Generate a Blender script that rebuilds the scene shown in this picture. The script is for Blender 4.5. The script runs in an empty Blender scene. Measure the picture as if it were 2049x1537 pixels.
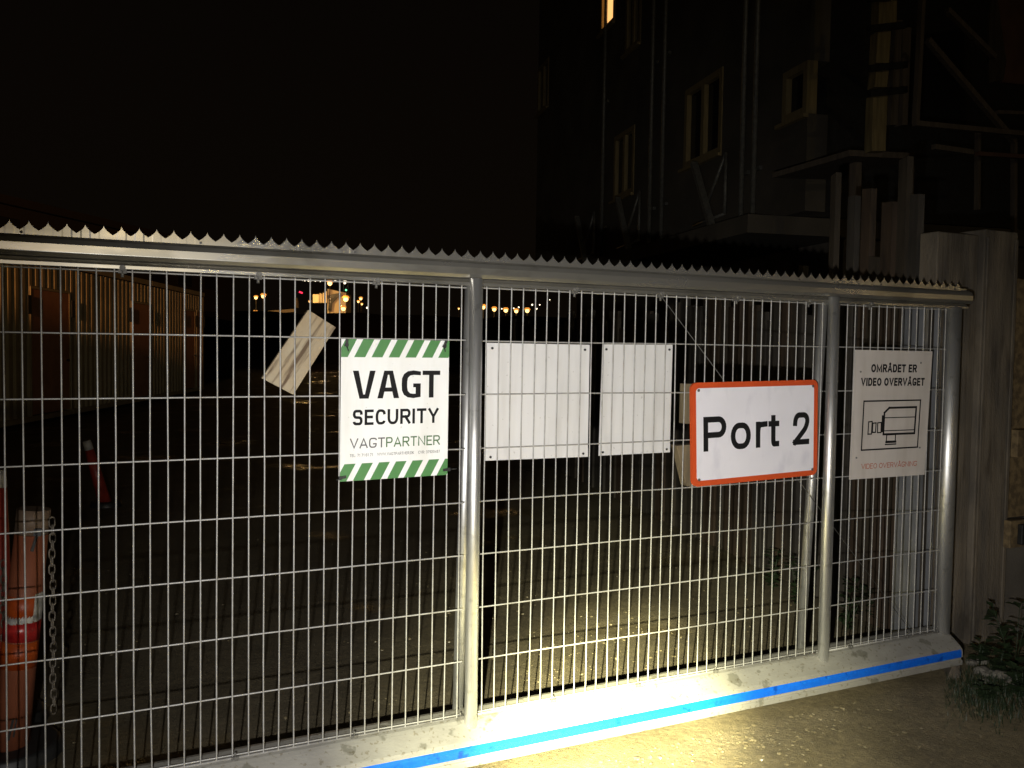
import bpy, bmesh, math, random
from mathutils import Vector, Matrix, noise
random.seed(11)
R = math.radians
sc = bpy.context.scene
COL = sc.collection

# ------------------------------------------------------------------ camera
CAM = Vector((-1.1542, -2.9293, 1.5786))
RX = Vector((0.9068, -0.4213, 0.0150)); RD = Vector((-0.0046, -0.0454, -0.9990)); RF = Vector((0.4215, 0.9058, -0.0432))
RX = (RX).normalized(); RF = (RF - RX * RF.dot(RX)).normalized(); RD = RF.cross(RX)
FPX = 1713.9
cd = bpy.data.cameras.new('camera'); cam = bpy.data.objects.new('camera', cd); COL.objects.link(cam)
m = Matrix(((RX.x, -RD.x, -RF.x, CAM.x), (RX.y, -RD.y, -RF.y, CAM.y), (RX.z, -RD.z, -RF.z, CAM.z), (0, 0, 0, 1)))
cam.matrix_world = m
cd.sensor_width = 36.0; cd.lens = FPX / 2049 * 36.0; cd.clip_start = 0.05; cd.clip_end = 2000
sc.camera = cam
# ------------------------------------------------------------------ night sky, exposure
w = bpy.data.worlds.new('World'); sc.world = w; w.use_nodes = True
nt = w.node_tree; bg = nt.nodes['Background']
tc = nt.nodes.new('ShaderNodeTexCoord'); sep = nt.nodes.new('ShaderNodeSeparateXYZ'); rp = nt.nodes.new('ShaderNodeValToRGB')
nt.links.new(tc.outputs['Generated'], sep.inputs[0]); nt.links.new(sep.outputs['Z'], rp.inputs[0]); nt.links.new(rp.outputs[0], bg.inputs[0])
rp.color_ramp.elements[0].position = 0.0; rp.color_ramp.elements[0].color = (0.0032, 0.0021, 0.0012, 1)
rp.color_ramp.elements[1].position = 0.6; rp.color_ramp.elements[1].color = (0.0013, 0.0009, 0.0007, 1)
bg.inputs[1].default_value = 1.0
sc.view_settings.view_transform = 'Standard'; sc.view_settings.look = 'None'
sc.view_settings.exposure = 0.0; sc.view_settings.gamma = 1.0

def ray(px, py):
    return RX * (px - 1024.5) + RD * (py - 768.5) + RF * FPX
def at(px, py, Y):                     # point on the plane y = Y seen at that photo pixel
    d = ray(px, py); return CAM + d * ((Y - CAM.y) / d.y)
def atz(px, py, z=0.0):
    d = ray(px, py); return CAM + d * ((z - CAM.z) / d.z)

# ------------------------------------------------------------------ lights
def aim(o, tgt):
    o.rotation_euler = (Vector(tgt) - o.location).to_track_quat('-Z', 'Y').to_euler()
def spot(name, loc, tgt, power, ang, blend, col, rad=0.02):
    l = bpy.data.lights.new(name, 'SPOT'); l.energy = power; l.spot_size = R(ang); l.spot_blend = blend; l.color = col; l.shadow_soft_size = rad
    o = bpy.data.objects.new(name, l); COL.objects.link(o); o.location = loc; aim(o, tgt); return o
def point(name, loc, power, col, rad=0.15):
    l = bpy.data.lights.new(name, 'POINT'); l.energy = power; l.color = col; l.shadow_soft_size = rad
    o = bpy.data.objects.new(name, l); COL.objects.link(o); o.location = loc; return o
TORCH = Vector((-1.32, -2.93, 1.405))          # torch in the photographer's left hand
hot = at(1222, 1505, -0.09)
spot('torch_spill', TORCH, at(1120, 1170, 0), 540, 81, 1.0, (1.0, 0.965, 0.92), 0.013)
spot('torch_beam', TORCH, hot, 8800, 19, 1.0, (1.0, 0.95, 0.52), 0.013)
spot('torch_beam_edge', TORCH, hot, 2000, 36, 1.0, (1.0, 0.96, 0.62), 0.013)
SOD = (1.0, 0.66, 0.28)
point('street_lamp_light', (-1.25, -15.0, 3.45), 230, (1.0, 0.74, 0.27), 0.14)
point('street_lamp_light_white', (-2.4, -15.0, 3.40), 100, (0.95, 0.90, 1.0), 0.14)
point('street_lamp_light_far', (11.6, -8.0, 2.75), 26, (1.0, 0.72, 0.34), 0.2)

# ------------------------------------------------------------------ materials
def mat(name, c1, c2=None, rough=0.6, metal=0.0, scale=20.0, bump=0.0, bscale=None, spec=0.5, stretch=None, detail=6.0, lo=0.35, hi=0.65, rough2=None):
    m = bpy.data.materials.new(name); m.use_nodes = True
    n = m.node_tree; b = n.nodes['Principled BSDF']
    b.inputs['Roughness'].default_value = rough; b.inputs['Metallic'].default_value = metal
    b.inputs['Specular IOR Level'].default_value = spec
    t = n.nodes.new('ShaderNodeTexCoord'); mp = n.nodes.new('ShaderNodeMapping')
    n.links.new(t.outputs['Object'], mp.inputs[0])
    if stretch: mp.inputs['Scale'].default_value = stretch
    nz = n.nodes.new('ShaderNodeTexNoise'); nz.inputs['Scale'].default_value = scale; nz.inputs['Detail'].default_value = detail
    n.links.new(mp.outputs[0], nz.inputs['Vector'])
    r = n.nodes.new('ShaderNodeValToRGB'); r.color_ramp.elements[0].position = lo; r.color_ramp.elements[1].position = hi
    c2 = c2 or tuple(x * 0.8 for x in c1)
    r.color_ramp.elements[0].color = (*c1, 1); r.color_ramp.elements[1].color = (*c2, 1)
    n.links.new(nz.outputs['Fac'], r.inputs[0]); n.links.new(r.outputs[0], b.inputs['Base Color'])
    if rough2 is not None:
        mr = n.nodes.new('ShaderNodeMapRange'); mr.inputs[1].default_value = lo; mr.inputs[2].default_value = hi
        mr.inputs[3].default_value = rough; mr.inputs[4].default_value = rough2
        n.links.new(nz.outputs['Fac'], mr.inputs[0]); n.links.new(mr.outputs[0], b.inputs['Roughness'])
    if bump:
        n2 = n.nodes.new('ShaderNodeTexNoise'); n2.inputs['Scale'].default_value = bscale or scale * 3; n2.inputs['Detail'].default_value = 8
        n.links.new(mp.outputs[0], n2.inputs['Vector'])
        bp = n.nodes.new('ShaderNodeBump'); bp.inputs['Strength'].default_value = bump; bp.inputs['Distance'].default_value = 0.01
        n.links.new(n2.outputs['Fac'], bp.inputs['Height']); n.links.new(bp.outputs[0], b.inputs['Normal'])
    return m
def emit(name, col, s):
    m = bpy.data.materials.new(name); m.use_nodes = True; n = m.node_tree
    b = n.nodes['Principled BSDF']; b.inputs['Base Color'].default_value = (*[min(1, c) for c in col], 1)
    b.inputs['Emission Color'].default_value = (*col, 1); b.inputs['Emission Strength'].default_value = s
    return m

M = {}
M['wire'] = mat('galvanised_wire', (0.40, 0.395, 0.38), (0.33, 0.325, 0.31), 0.5, 0.25, 60)
M['tube'] = mat('galvanised_tube', (0.78, 0.78, 0.76), (0.68, 0.68, 0.67), 0.38, 0.9, 30, 0.02, 90, rough2=0.48, stretch=(1, 1, 0.25))
M['rail'] = mat('dull_aluminium', (0.43, 0.415, 0.375), (0.35, 0.34, 0.305), 0.27, 0.8, 9, 0.0, 200, rough2=0.34, stretch=(0.35, 1, 1.6))
M['beam'] = mat('weathered_aluminium', (0.38, 0.37, 0.335), (0.315, 0.305, 0.275), 0.5, 0.35, 14, 0.10, 120, stretch=(0.6, 1, 1), rough2=0.6)
M['steel'] = mat('bright_galvanised_steel', (0.56, 0.58, 0.62), (0.40, 0.42, 0.45), 0.38, 0.75, 18, 0.08, 60, stretch=(1, 1, 0.3))
M['blue'] = mat('blue_tape', (0.005, 0.105, 0.60), (0.006, 0.125, 0.68), 0.35, 0, 60)
M['clip'] = mat('oxidised_clip', (0.16, 0.155, 0.14), (0.09, 0.087, 0.08), 0.6, 0.3, 80)
M['black'] = mat('black_plastic', (0.012, 0.012, 0.012), (0.02, 0.02, 0.02), 0.5)
M['ink'] = mat('black_print', (0.008, 0.008, 0.009), (0.011, 0.011, 0.011), 0.75, spec=0.2)
M['grey_ink'] = mat('grey_print', (0.085, 0.085, 0.085), (0.10, 0.10, 0.10), 0.6)
M['green_ink'] = mat('green_print', (0.062, 0.20, 0.058), (0.07, 0.215, 0.064), 0.55)
M['dkgreen_ink'] = mat('dark_green_print', (0.055, 0.13, 0.045), (0.06, 0.14, 0.05), 0.55)
M['orange_ink'] = mat('orange_print', (0.62, 0.085, 0.02), (0.58, 0.075, 0.018), 0.5)
M['red_ink'] = mat('red_print', (0.42, 0.10, 0.055), (0.46, 0.12, 0.06), 0.6)
M['white'] = mat('white_sign_board', (0.80, 0.81, 0.80), (0.765, 0.775, 0.765), 0.5, 0, 7)
M['white_back'] = mat('white_sign_back', (0.66, 0.655, 0.65), (0.61, 0.605, 0.60), 0.5, 0, 5, stretch=(1, 1, 0.5))
M['reflect'] = mat('reflective_white_sheet', (0.84, 0.83, 0.90), (0.78, 0.77, 0.83), 0.4, 0, 5, lo=0.3, hi=0.7)
M['cream'] = mat('greyish_sign_board', (0.60, 0.555, 0.52), (0.555, 0.515, 0.48), 0.55, 0, 6)
M['screw'] = mat('screw_steel', (0.3, 0.3, 0.3), None, 0.4, 0.8)

def stain(m, dark, scale, lo, hi, stretch=(1, 1, 1)):
    n = m.node_tree; b = n.nodes['Principled BSDF']; old = b.inputs['Base Color'].links[0].from_socket
    t = n.nodes.new('ShaderNodeTexCoord'); mp = n.nodes.new('ShaderNodeMapping'); n.links.new(t.outputs['Object'], mp.inputs[0]); mp.inputs['Scale'].default_value = stretch
    nz = n.nodes.new('ShaderNodeTexNoise'); nz.inputs['Scale'].default_value = scale; nz.inputs['Detail'].default_value = 4; n.links.new(mp.outputs[0], nz.inputs['Vector'])
    r = n.nodes.new('ShaderNodeValToRGB'); r.color_ramp.elements[0].position = lo; r.color_ramp.elements[1].position = hi; n.links.new(nz.outputs[0], r.inputs[0])
    mx = n.nodes.new('ShaderNodeMix'); mx.data_type = 'RGBA'; mx.blend_type = 'MULTIPLY'; n.links.new(r.outputs[0], mx.inputs[0]); n.links.new(old, mx.inputs[6]); mx.inputs[7].default_value = (*dark, 1)
    n.links.new(mx.outputs[2], b.inputs['Base Color'])
stain(M['beam'], (.62, .62, .58), 11, .60, .64); stain(M['beam'], (.72, .68, .6), 60, .60, .66); stain(M['blue'], (1.8, 1.5, 1.05), 70, .66, .68, (.25, 1, 1)); stain(M['blue'], (.45, .5, .6), 25, .60, .70); stain(M['white'], (.90, .89, .86), 5, .48, .72, (3, 1, .5)); stain(M['white'], (.80, .79, .76), 70, .68, .72); stain(M['white_back'], (.86, .85, .83), 6, .45, .75, (3, 1, .4)); stain(M['white_back'], (.75, .74, .72), 55, .68, .73); stain(M['reflect'], (.88, .88, .9), 12, .55, .72, (1, 1, .5)); stain(M['cream'], (.88, .87, .85), 6, .45, .7, (2.5, 1, .4)); stain(M['wire'], (.8, .78, .75), 14, .5, .66); stain(M['rail'], (.75, .75, .72), 8, .58, .66, (.4, 1, 1)); stain(M['tube'], (.8, .8, .78), 22, .58, .68)
# ------------------------------------------------------------------ object helpers
ORG = {}
def tag(o, label, cat, group=None, kind=None):
    if label: o['label'] = label
    if cat: o['category'] = cat
    if group: o['group'] = group
    if kind: o['kind'] = kind
    return o
def thing(name, loc, label, cat, group=None):
    o = bpy.data.objects.new(name, None); o.empty_display_size = 0.1; COL.objects.link(o)
    o.location = loc; ORG[o.name] = Vector(loc); return tag(o, label, cat, group)
class MB:
    def __init__(s): s.bm = bmesh.new()
    def poly(s, pts): 
        try: return s.bm.faces.new([s.bm.verts.new(p) for p in pts])
        except ValueError: return None
    def hexa(s, a, b):                       # two quads, a behind b
        A = [s.bm.verts.new(p) for p in a]; B = [s.bm.verts.new(p) for p in b]
        n = len(A)
        s.bm.faces.new(A[::-1]); s.bm.faces.new(B)
        for i in range(n): s.bm.faces.new((A[i], A[(i + 1) % n], B[(i + 1) % n], B[i]))
    def slab(s, quad, dv):                   # outline thickened by dv
        s.hexa([Vector(p) + Vector(dv) for p in quad], [Vector(p) for p in quad])
    def box(s, lo, hi):
        x0, y0, z0 = lo; x1, y1, z1 = hi
        s.hexa([(x0, y0, z0), (x1, y0, z0), (x1, y1, z0), (x0, y1, z0)], [(x0, y0, z1), (x1, y0, z1), (x1, y1, z1), (x0, y1, z1)])
    def bar(s, p, q, w, h=None, up=(0, 0, 1)):  # rectangular bar between two points
        p = Vector(p); q = Vector(q); h = h or w; d = (q - p).normalized(); u = Vector(up)
        if abs(d.dot(u)) > 0.98: u = Vector((0, 1, 0))
        a = d.cross(u).normalized() * (w / 2); b = a.cross(d).normalized() * (h / 2)
        s.hexa([p - a - b, p + a - b, p + a + b, p - a + b], [q - a - b, q + a - b, q + a + b, q - a + b])
    def tube(s, p, q, r, n=10, r2=None, caps=True, smooth=True):
        p = Vector(p); q = Vector(q); r2 = r if r2 is None else r2; d = (q - p).normalized()
        u = Vector((0, 0, 1)) if abs(d.z) < 0.95 else Vector((1, 0, 0))
        a = d.cross(u).normalized(); b = d.cross(a)
        A = []; B = []
        for i in range(n):
            t = 2 * math.pi * i / n; o = a * math.cos(t) + b * math.sin(t)
            A.append(s.bm.verts.new(p + o * r)); B.append(s.bm.verts.new(q + o * r2))
        for i in range(n):
            f = s.bm.faces.new((A[i], A[(i + 1) % n], B[(i + 1) % n], B[i])); f.smooth = smooth
        if caps: s.bm.faces.new(A); s.bm.faces.new(B[::-1])
    def ext(s, prof, x0, x1, smooth=False):  # (y,z) profile extruded along x
        A = [s.bm.verts.new((x0, y, z)) for y, z in prof]; B = [s.bm.verts.new((x1, y, z)) for y, z in prof]; n = len(A)
        for i in range(n):
            f = s.bm.faces.new((A[i], A[(i + 1) % n], B[(i + 1) % n], B[i])); f.smooth = smooth
        s.bm.faces.new(A[::-1]); s.bm.faces.new(B)
    def ball(s, c, r, sub=2, sc_=(1, 1, 1), jit=0.0):
        g = bmesh.ops.create_icosphere(s.bm, subdivisions=sub, radius=1.0)
        for v in g['verts']:
            k = 1 + (random.random() - 0.5) * jit
            v.co = Vector(c) + Vector((v.co.x * r * sc_[0] * k, v.co.y * r * sc_[1] * k, v.co.z * r * sc_[2] * k))
        if not jit:
            for v in g['verts']:
                for f in v.link_faces: f.smooth = True
    def build(s, name, m, parent=None, bevel=0.0, label=None):
        bmesh.ops.recalc_face_normals(s.bm, faces=s.bm.faces)
        org = Vector()
        o_p = parent
        while o_p is not None:
            if o_p.name in ORG: org = ORG[o_p.name]; break
            o_p = o_p.parent
        if parent is None:
            vs = [v.co for v in s.bm.verts]; lo = [min(v[i] for v in vs) for i in range(3)]; hi = [max(v[i] for v in vs) for i in range(3)]
            org = Vector(((lo[0] + hi[0]) / 2, (lo[1] + hi[1]) / 2, lo[2]))
        for v in s.bm.verts: v.co -= org
        me = bpy.data.meshes.new(name); s.bm.to_mesh(me); s.bm.free()
        o = bpy.data.objects.new(name, me); COL.objects.link(o); me.materials.append(m if not isinstance(m, str) else M[m])
        if parent is not None: o.parent = parent
        else: o.location = org; ORG[o.name] = org
        if bevel:
            b = o.modifiers.new('bevel', 'BEVEL'); b.width = bevel; b.segments = 2; b.limit_method = 'ANGLE'
        if label: o['label'] = label
        return o
def copy_tree(o, parent=None):
    c = o.copy(); COL.objects.link(c)
    if parent is not None: c.parent = parent
    for ch in [x for x in COL.objects if x.parent == o]: copy_tree(ch, c)
    return c

# ================================================================== ground
def ground_mat():
    m = bpy.data.materials.new('wet_dirt_and_gravel'); m.use_nodes = True; n = m.node_tree; b = n.nodes['Principled BSDF']
    g = n.nodes.new('ShaderNodeNewGeometry')
    def nz(scale, det=8, rough=0.6):
        t = n.nodes.new('ShaderNodeTexNoise'); t.inputs['Scale'].default_value = scale; t.inputs['Detail'].default_value = det; t.inputs['Roughness'].default_value = rough
        n.links.new(g.outputs['Position'], t.inputs['Vector']); return t
    a = nz(1.3); f = nz(38, 10, 0.7); wet = nz(0.7, 4)
    r1 = n.nodes.new('ShaderNodeValToRGB'); r1.color_ramp.elements[0].position = .35; r1.color_ramp.elements[1].position = .68
    r1.color_ramp.elements[0].color = (0.150, 0.120, 0.062, 1); r1.color_ramp.elements[1].color = (0.250, 0.205, 0.118, 1)
    n.links.new(a.outputs[0], r1.inputs[0])
    r2 = n.nodes.new('ShaderNodeValToRGB'); r2.color_ramp.elements[0].position = .3; r2.color_ramp.elements[1].position = .75
    r2.color_ramp.elements[0].color = (0.55, 0.55, 0.55, 1); r2.color_ramp.elements[1].color = (1.35, 1.33, 1.28, 1)
    n.links.new(f.outputs[0], r2.inputs[0])
    mx = n.nodes.new('ShaderNodeMix'); mx.data_type = 'RGBA'; mx.blend_type = 'MULTIPLY'; mx.inputs[0].default_value = 1
    n.links.new(r1.outputs[0], mx.inputs[6]); n.links.new(r2.outputs[0], mx.inputs[7])
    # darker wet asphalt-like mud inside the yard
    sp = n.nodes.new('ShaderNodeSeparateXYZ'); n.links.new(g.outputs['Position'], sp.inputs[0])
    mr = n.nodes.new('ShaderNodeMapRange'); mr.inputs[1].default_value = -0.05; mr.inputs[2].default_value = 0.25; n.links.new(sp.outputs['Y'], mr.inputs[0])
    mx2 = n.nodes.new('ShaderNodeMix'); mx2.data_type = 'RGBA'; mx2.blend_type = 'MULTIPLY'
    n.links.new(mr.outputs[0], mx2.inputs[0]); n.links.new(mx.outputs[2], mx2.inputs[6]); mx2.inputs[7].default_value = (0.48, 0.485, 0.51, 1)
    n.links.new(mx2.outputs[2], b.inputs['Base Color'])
    rr = n.nodes.new('ShaderNodeMapRange'); rr.inputs[1].default_value = .57; rr.inputs[2].default_value = .66; rr.inputs[3].default_value = .75; rr.inputs[4].default_value = .24
    n.links.new(wet.outputs[0], rr.inputs[0])
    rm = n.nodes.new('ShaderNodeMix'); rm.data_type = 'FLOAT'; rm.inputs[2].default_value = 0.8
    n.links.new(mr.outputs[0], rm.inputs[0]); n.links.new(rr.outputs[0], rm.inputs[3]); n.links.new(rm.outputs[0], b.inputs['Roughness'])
    h = nz(75, 10, 0.75); h2 = nz(14, 6)
    ad = n.nodes.new('ShaderNodeMath'); ad.operation = 'ADD'; n.links.new(h.outputs[0], ad.inputs[0]); n.links.new(h2.outputs[0], ad.inputs[1])
    bp = n.nodes.new('ShaderNodeBump'); bp.inputs['Strength'].default_value = 0.8; bp.inputs['Distance'].default_value = 0.016
    n.links.new(ad.outputs[0], bp.inputs['Height']); n.links.new(bp.outputs[0], b.inputs['Normal'])
    return m
def frange(a, b, n): return [a + (b - a) * i / n for i in range(n + 1)]
xs = [-400, -150, -60, -25, -12] + frange(-7, -2, 30)[:-1] + frange(-2, 5, 170) + frange(5, 11, 20)[1:] + [16, 30, 70, 160, 400]
ys = [-120, -60, -25, -10] + frange(-5, -1.2, 20)[:-1] + frange(-1.2, 3.5, 130) + frange(3.5, 16, 70)[1:] + [20, 27, 40, 60, 100, 180, 400]
me = bpy.data.meshes.new('ground'); vs = []; fs = []
for y in ys:
    for x in xs:
        near = 1.0 if (-7 < x < 11 and -5 < y < 16) else 0.0
        z = near * (0.012 * noise.noise(Vector((x * 1.7, y * 1.7, 0))) + 0.006 * noise.noise(Vector((x * 9, y * 9, 3))) + 0.004 * noise.noise(Vector((x * 25, y * 25, 7))))
        vs.append((x, y, z))
W_ = len(xs)
for j in range(len(ys) - 1):
    for i in range(W_ - 1): fs.append((j * W_ + i, j * W_ + i + 1, (j + 1) * W_ + i + 1, (j + 1) * W_ + i))
me.from_pydata(vs, [], fs); me.polygons.foreach_set('use_smooth', [True] * len(fs))
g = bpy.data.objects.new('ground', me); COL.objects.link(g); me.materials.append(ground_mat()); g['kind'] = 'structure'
# loose gravel
mb = MB()
for i in range(1900):
    if i < 1100: x = random.gauss(1.45, 0.65); y = -0.15 - abs(random.gauss(0, 0.25))
    elif i < 1600: x = random.gauss(1.0, 0.6); y = 0.25 + abs(random.gauss(0.5, 0.6))
    else: x = random.uniform(-1.6, 3); y = random.uniform(0.3, 5)
    r = random.choice((.002, .0025, .003, .003, .0035, .004, .005, .006, .009)) * random.uniform(.7, 1.2)
    mb.ball((x, y, r * 0.25), r, 1, (random.uniform(.8, 1.5), random.uniform(.8, 1.3), .65), 0.5)
M['stone'] = mat('wet_pebble', (0.21, 0.175, 0.105), (0.11, 0.09, 0.05), 0.4, 0, 60)
o = mb.build('gravel', 'stone'); o['kind'] = 'stuff'; tag(o, 'loose pebbles scattered on the dirt either side of the gate', 'gravel')

# ================================================================== the sliding gate
ZB = 0.2                       # height of the lowest wire
gate = thing('sliding_gate', (0.5, 0, 0), 'galvanised sliding gate of welded mesh with spiked top rail and blue striped bottom beam', 'gate')
X0, X1 = -3.6, 2.70
# bottom beam: hollow aluminium profile with a sloping rounded shoulder
prof = [(0.125, ZB - 0.135), (0.125, ZB - 0.05), (0.105, ZB - 0.022), (0.07, ZB - 0.012), (0.0, ZB - 0.010), (-0.018, ZB - 0.013), (-0.034, ZB - 0.022),
        (-0.092, ZB - 0.060), (-0.104, ZB - 0.072), (-0.108, ZB - 0.086), (-0.108, ZB - 0.112), (-0.100, ZB - 0.116), (-0.100, ZB - 0.124), (-0.108, ZB - 0.128), (-0.108, ZB - 0.150), (0.02, ZB - 0.152), (0.125, ZB - 0.150)]
mb = MB(); mb.ext(prof, X0, 2.62); bbeam = mb.build('bottom_beam', 'beam', gate, 0.002)
mb = MB(); mb.ext([(-0.1092, ZB - 0.111), (-0.1092, ZB - 0.0865), (-0.1055, ZB - 0.0735), (-0.1025, ZB - 0.0735), (-0.106, ZB - 0.0865), (-0.106, ZB - 0.111)], X0, 2.615); mb.build('blue_stripe', 'blue', bbeam)
mb = MB(); mb.ext([(y * 0.985, z - 0.001) for y, z in prof], 2.6205, 2.628); mb.build('end_cap', 'beam', bbeam)
# top rail
mb = MB()
mb.ext([(0.03, ZB + 1.628), (0.03, ZB + 1.688), (-0.012, ZB + 1.690), (-0.030, ZB + 1.680), (-0.036, ZB + 1.664), (-0.036, ZB + 1.640), (-0.028, ZB + 1.628), (-0.006, ZB + 1.6265)], X0, X1)
tr = mb.build('top_rail', 'rail', gate, 0.0015)
mb = MB(); mb.ext([(0.03, ZB + 1.600), (0.03, ZB + 1.6255), (-0.004, ZB + 1.6255), (-0.012, ZB + 1.618), (-0.020, ZB + 1.612), (-0.020, ZB + 1.600)], X0, X1 - 0.012); mb.build('lower_rail', 'rail', gate, 0.001)
# spike strip
mb = MB(); zv, zt, zb = ZB + 1.703, ZB + 1.731, ZB + 1.6895
pt = []
ns = int((X1 - 0.02 - X0) / 0.05)
off = -1.430 - 0.05 * 43
top = []
for k in range(ns):
    xk = off + 0.05 * k
    for t in (0.5,): top.append((xk - 0.025, zv))
    for t in (.82, .6, .4, .22, .1, .03): top.append((xk - 0.025 * t, zv + (zt - zv) * (1 - t ** 0.55)))
    top.append((xk, zt))
    for t in (.03, .1, .22, .4, .6, .82): top.append((xk + 0.025 * t, zv + (zt - zv) * (1 - t ** 0.55)))
yf, yb = -0.008, -0.0055
per = 13 * 40
for s_i in range(0, len(top) // 13, 40):
    chunk = top[s_i * 13: s_i * 13 + per + (1 if s_i * 13 + per < len(top) else 0)]
    mb = MB(); bm = mb.bm; pf = pb = qf = qb = None; dz = random.uniform(-.0012, .0012); dy_ = random.uniform(-.0008, .0004)
    for n_, (x, z) in enumerate(chunk):
        if n_ == len(chunk) - 1: x -= .0015
        by = dy_ + (0.0008 * noise.noise(Vector((x * 6, 0, 5))) if z > zv + .008 else 0)
        a = bm.verts.new((x, yf + by, zb + dz)); b = bm.verts.new((x, yf + by, z + dz)); c = bm.verts.new((x, yb + by, zb + dz)); d = bm.verts.new((x, yb + by, z + dz))
        if pf: bm.faces.new((pf, a, b, qf)); bm.faces.new((c, pb, qb, d)); bm.faces.new((qf, b, d, qb))
        pf, qf, pb, qb = a, b, c, d
    mb.build('spike_strip', 'rail', gate)
for i in range(13):
    x = -3.4 + i * 0.5; mb = MB(); mb.tube((x, -0.0125, ZB + 1.6965), (x, -0.0085, ZB + 1.6965), 0.0042, 10); mb.build('rivet', 'clip', gate)
mb = MB(); mb.box((X0, -0.004, ZB + 1.690), (X1 - 0.01, 0.012, ZB + 1.700)); mb.build('strip_bracket', 'rail', gate)
# mesh panels
def panel(k0, k1):
    mb = MB()
    for k in range(k0, k1 + 1):
        x = 0.05 * k; j = lambda a=.0016: random.uniform(-a, a)
        zz = [ZB - 0.006, ZB + .42 + j(.15), ZB + 1.05 + j(.15), ZB + 1.606]
        pp = [Vector((x + j(), -0.0034, zz[0])), Vector((x + j(.0022), -0.0034, zz[1])), Vector((x + j(.0022), -0.0034, zz[2])), Vector((x + j(), -0.0034, zz[3]))]
        if random.random() < .08: pp[1].x += random.choice((-1, 1)) * .0045
        for a_, b_ in zip(pp[:-1], pp[1:]): mb.tube(a_, b_, 0.0025, 8, caps=False)
    for r in range(0, 9):
        z = ZB + 0.2 * r
        if r == 8: z = ZB + 1.594
        nx = max(2, int((k1 - k0) / 7)); prev = None
        for q in range(nx + 1):
            p_ = Vector((0.05 * k0 - 0.02 + (0.05 * (k1 - k0) + .04) * q / nx, 0.003, z + random.uniform(-.0016, .0016)))
            if prev is not None: mb.tube(prev, p_, 0.0027, 8, caps=False)
            prev = p_
    mb.tube((0.05 * k0 - 0.02, -0.001, ZB - 0.008), (0.05 * k1 + 0.02, -0.001, ZB - 0.008), 0.004, 8)
    return mb.build('mesh_panel', 'wire', gate)
panel(-70, 0); panel(2, 35); panel(36, 51)
# uprights: a straight tube in front of the mesh and a raked one behind
for x, xb in ((0.045, 0.05), (1.786, 1.787), (-1.715, -1.715)):
    mb = MB(); mb.tube((x, -0.032, ZB - 0.055), (x, -0.032, ZB + 1.626), 0.0242, 28); mb.build('front_upright', 'tube', gate)
    mb = MB(); mb.tube((xb, 0.112, ZB - 0.03), (xb, 0.034, ZB + 1.606), 0.0215, 28); mb.build('rear_upright', 'tube', gate)
mb = MB(); mb.tube((2.604, 0.0, ZB - 0.02), (2.604, 0.0, ZB + 1.605), 0.040, 32); mb.build('end_upright', 'tube', gate)
# clips that hold the mesh
mb = MB(); z = ZB - 0.004
mb.box((-0.012, -0.012, z - 0.010), (0.012, 0.010, z + 0.004)); mb.tube((0, -0.018, z - 0.001), (0, 0.0, z - 0.001), 0.006, 10); mb.tube((0, -0.006, z), (0, -0.006, z + 0.017), 0.004, 8)
clip0 = mb.build('mesh_clip', 'clip', gate)
first = True
for px in (470, 708, 920, 1105, 1275, 1430, 1574, 1700, 1812, 1872):
    x = at(px, {470: 1512, 708: 1468, 920: 1428, 1105: 1393, 1275: 1365, 1430: 1334, 1574: 1310, 1700: 1286, 1812: 1268, 1872: 1256}[px], 0).x
    c = clip0 if first else copy_tree(clip0, gate); first = False; c.location.x += x if c is clip0 else 0
    if c is not clip0: c.location.x = x + 0.5 * 0 - 0.0
    c.location.x = x - 0.5
for v in clip0.data.vertices: v.co.x += 0.5
mb = MB(); z = ZB + 1.6
mb.box((-0.012 + 0.5, -0.010, z - 0.012), (0.012 + 0.5, 0.010, z + 0.006)); mb.tube((0.5, -0.026, z + 0.004), (0.5, 0.0, z + 0.004), 0.009, 10); mb.tube((0.5, -0.006, z - 0.006), (0.5, -0.006, z - 0.024), 0.005, 8)
clipt = mb.build('rail_clip', 'clip', gate)
for i, px in enumerate((245, 516, 752, 1148, 1320, 1472, 1616, 1738, 1905)):
    x = at(px, 545 + (px - 245) * 0.042, 0).x
    c = clipt if i == 0 else copy_tree(clipt, gate); c.location.x = x - 0.5
# diagonal tension wire
mb = MB(); mb.tube((0.895, 0.022, ZB + 1.592), (2.42, 0.022, ZB + 0.0), 0.0015, 6); mb.build('tension_wire', 'clip', gate)

# ================================================================== signs
def sign_board(name, quad, Y, th, m, label, cat='sign', round_=0.0, group=None):
    P = [at(px, py, Y) for px, py in quad]           # TL TR BR BL
    t = thing(name, ((P[2] + P[3]) / 2), label, cat, group)
    def uv(u, v, dy=0.0):
        top = P[0].lerp(P[1], u); bot = P[3].lerp(P[2], u); q = bot.lerp(top, v); q.y += dy; return q
    mb = MB()
    if round_:
        w_ = (P[1] - P[0]).length; h_ = (P[0] - P[3]).length; ru, rv = round_ / w_, round_ / h_
        o = []
        for cx, cy, a0 in ((1 - ru, 1 - rv, 0), (ru, 1 - rv, 90), (ru, rv, 180), (1 - ru, rv, 270)):
            for i in range(7): a = R(a0 + 15 * i); o.append((cx + ru * math.cos(a), cy + rv * math.sin(a)))
        pts = [uv(u, v) for u, v in o]
    else: pts = [uv(0, 0), uv(1, 0), uv(1, 1), uv(0, 1)]
    mb.slab(pts, (0, th, 0)); b = mb.build('board', m, t)
    return t, b, uv
def flat(mb, pts, th=0.0008): mb.slab(pts, (0, th, 0))
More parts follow.
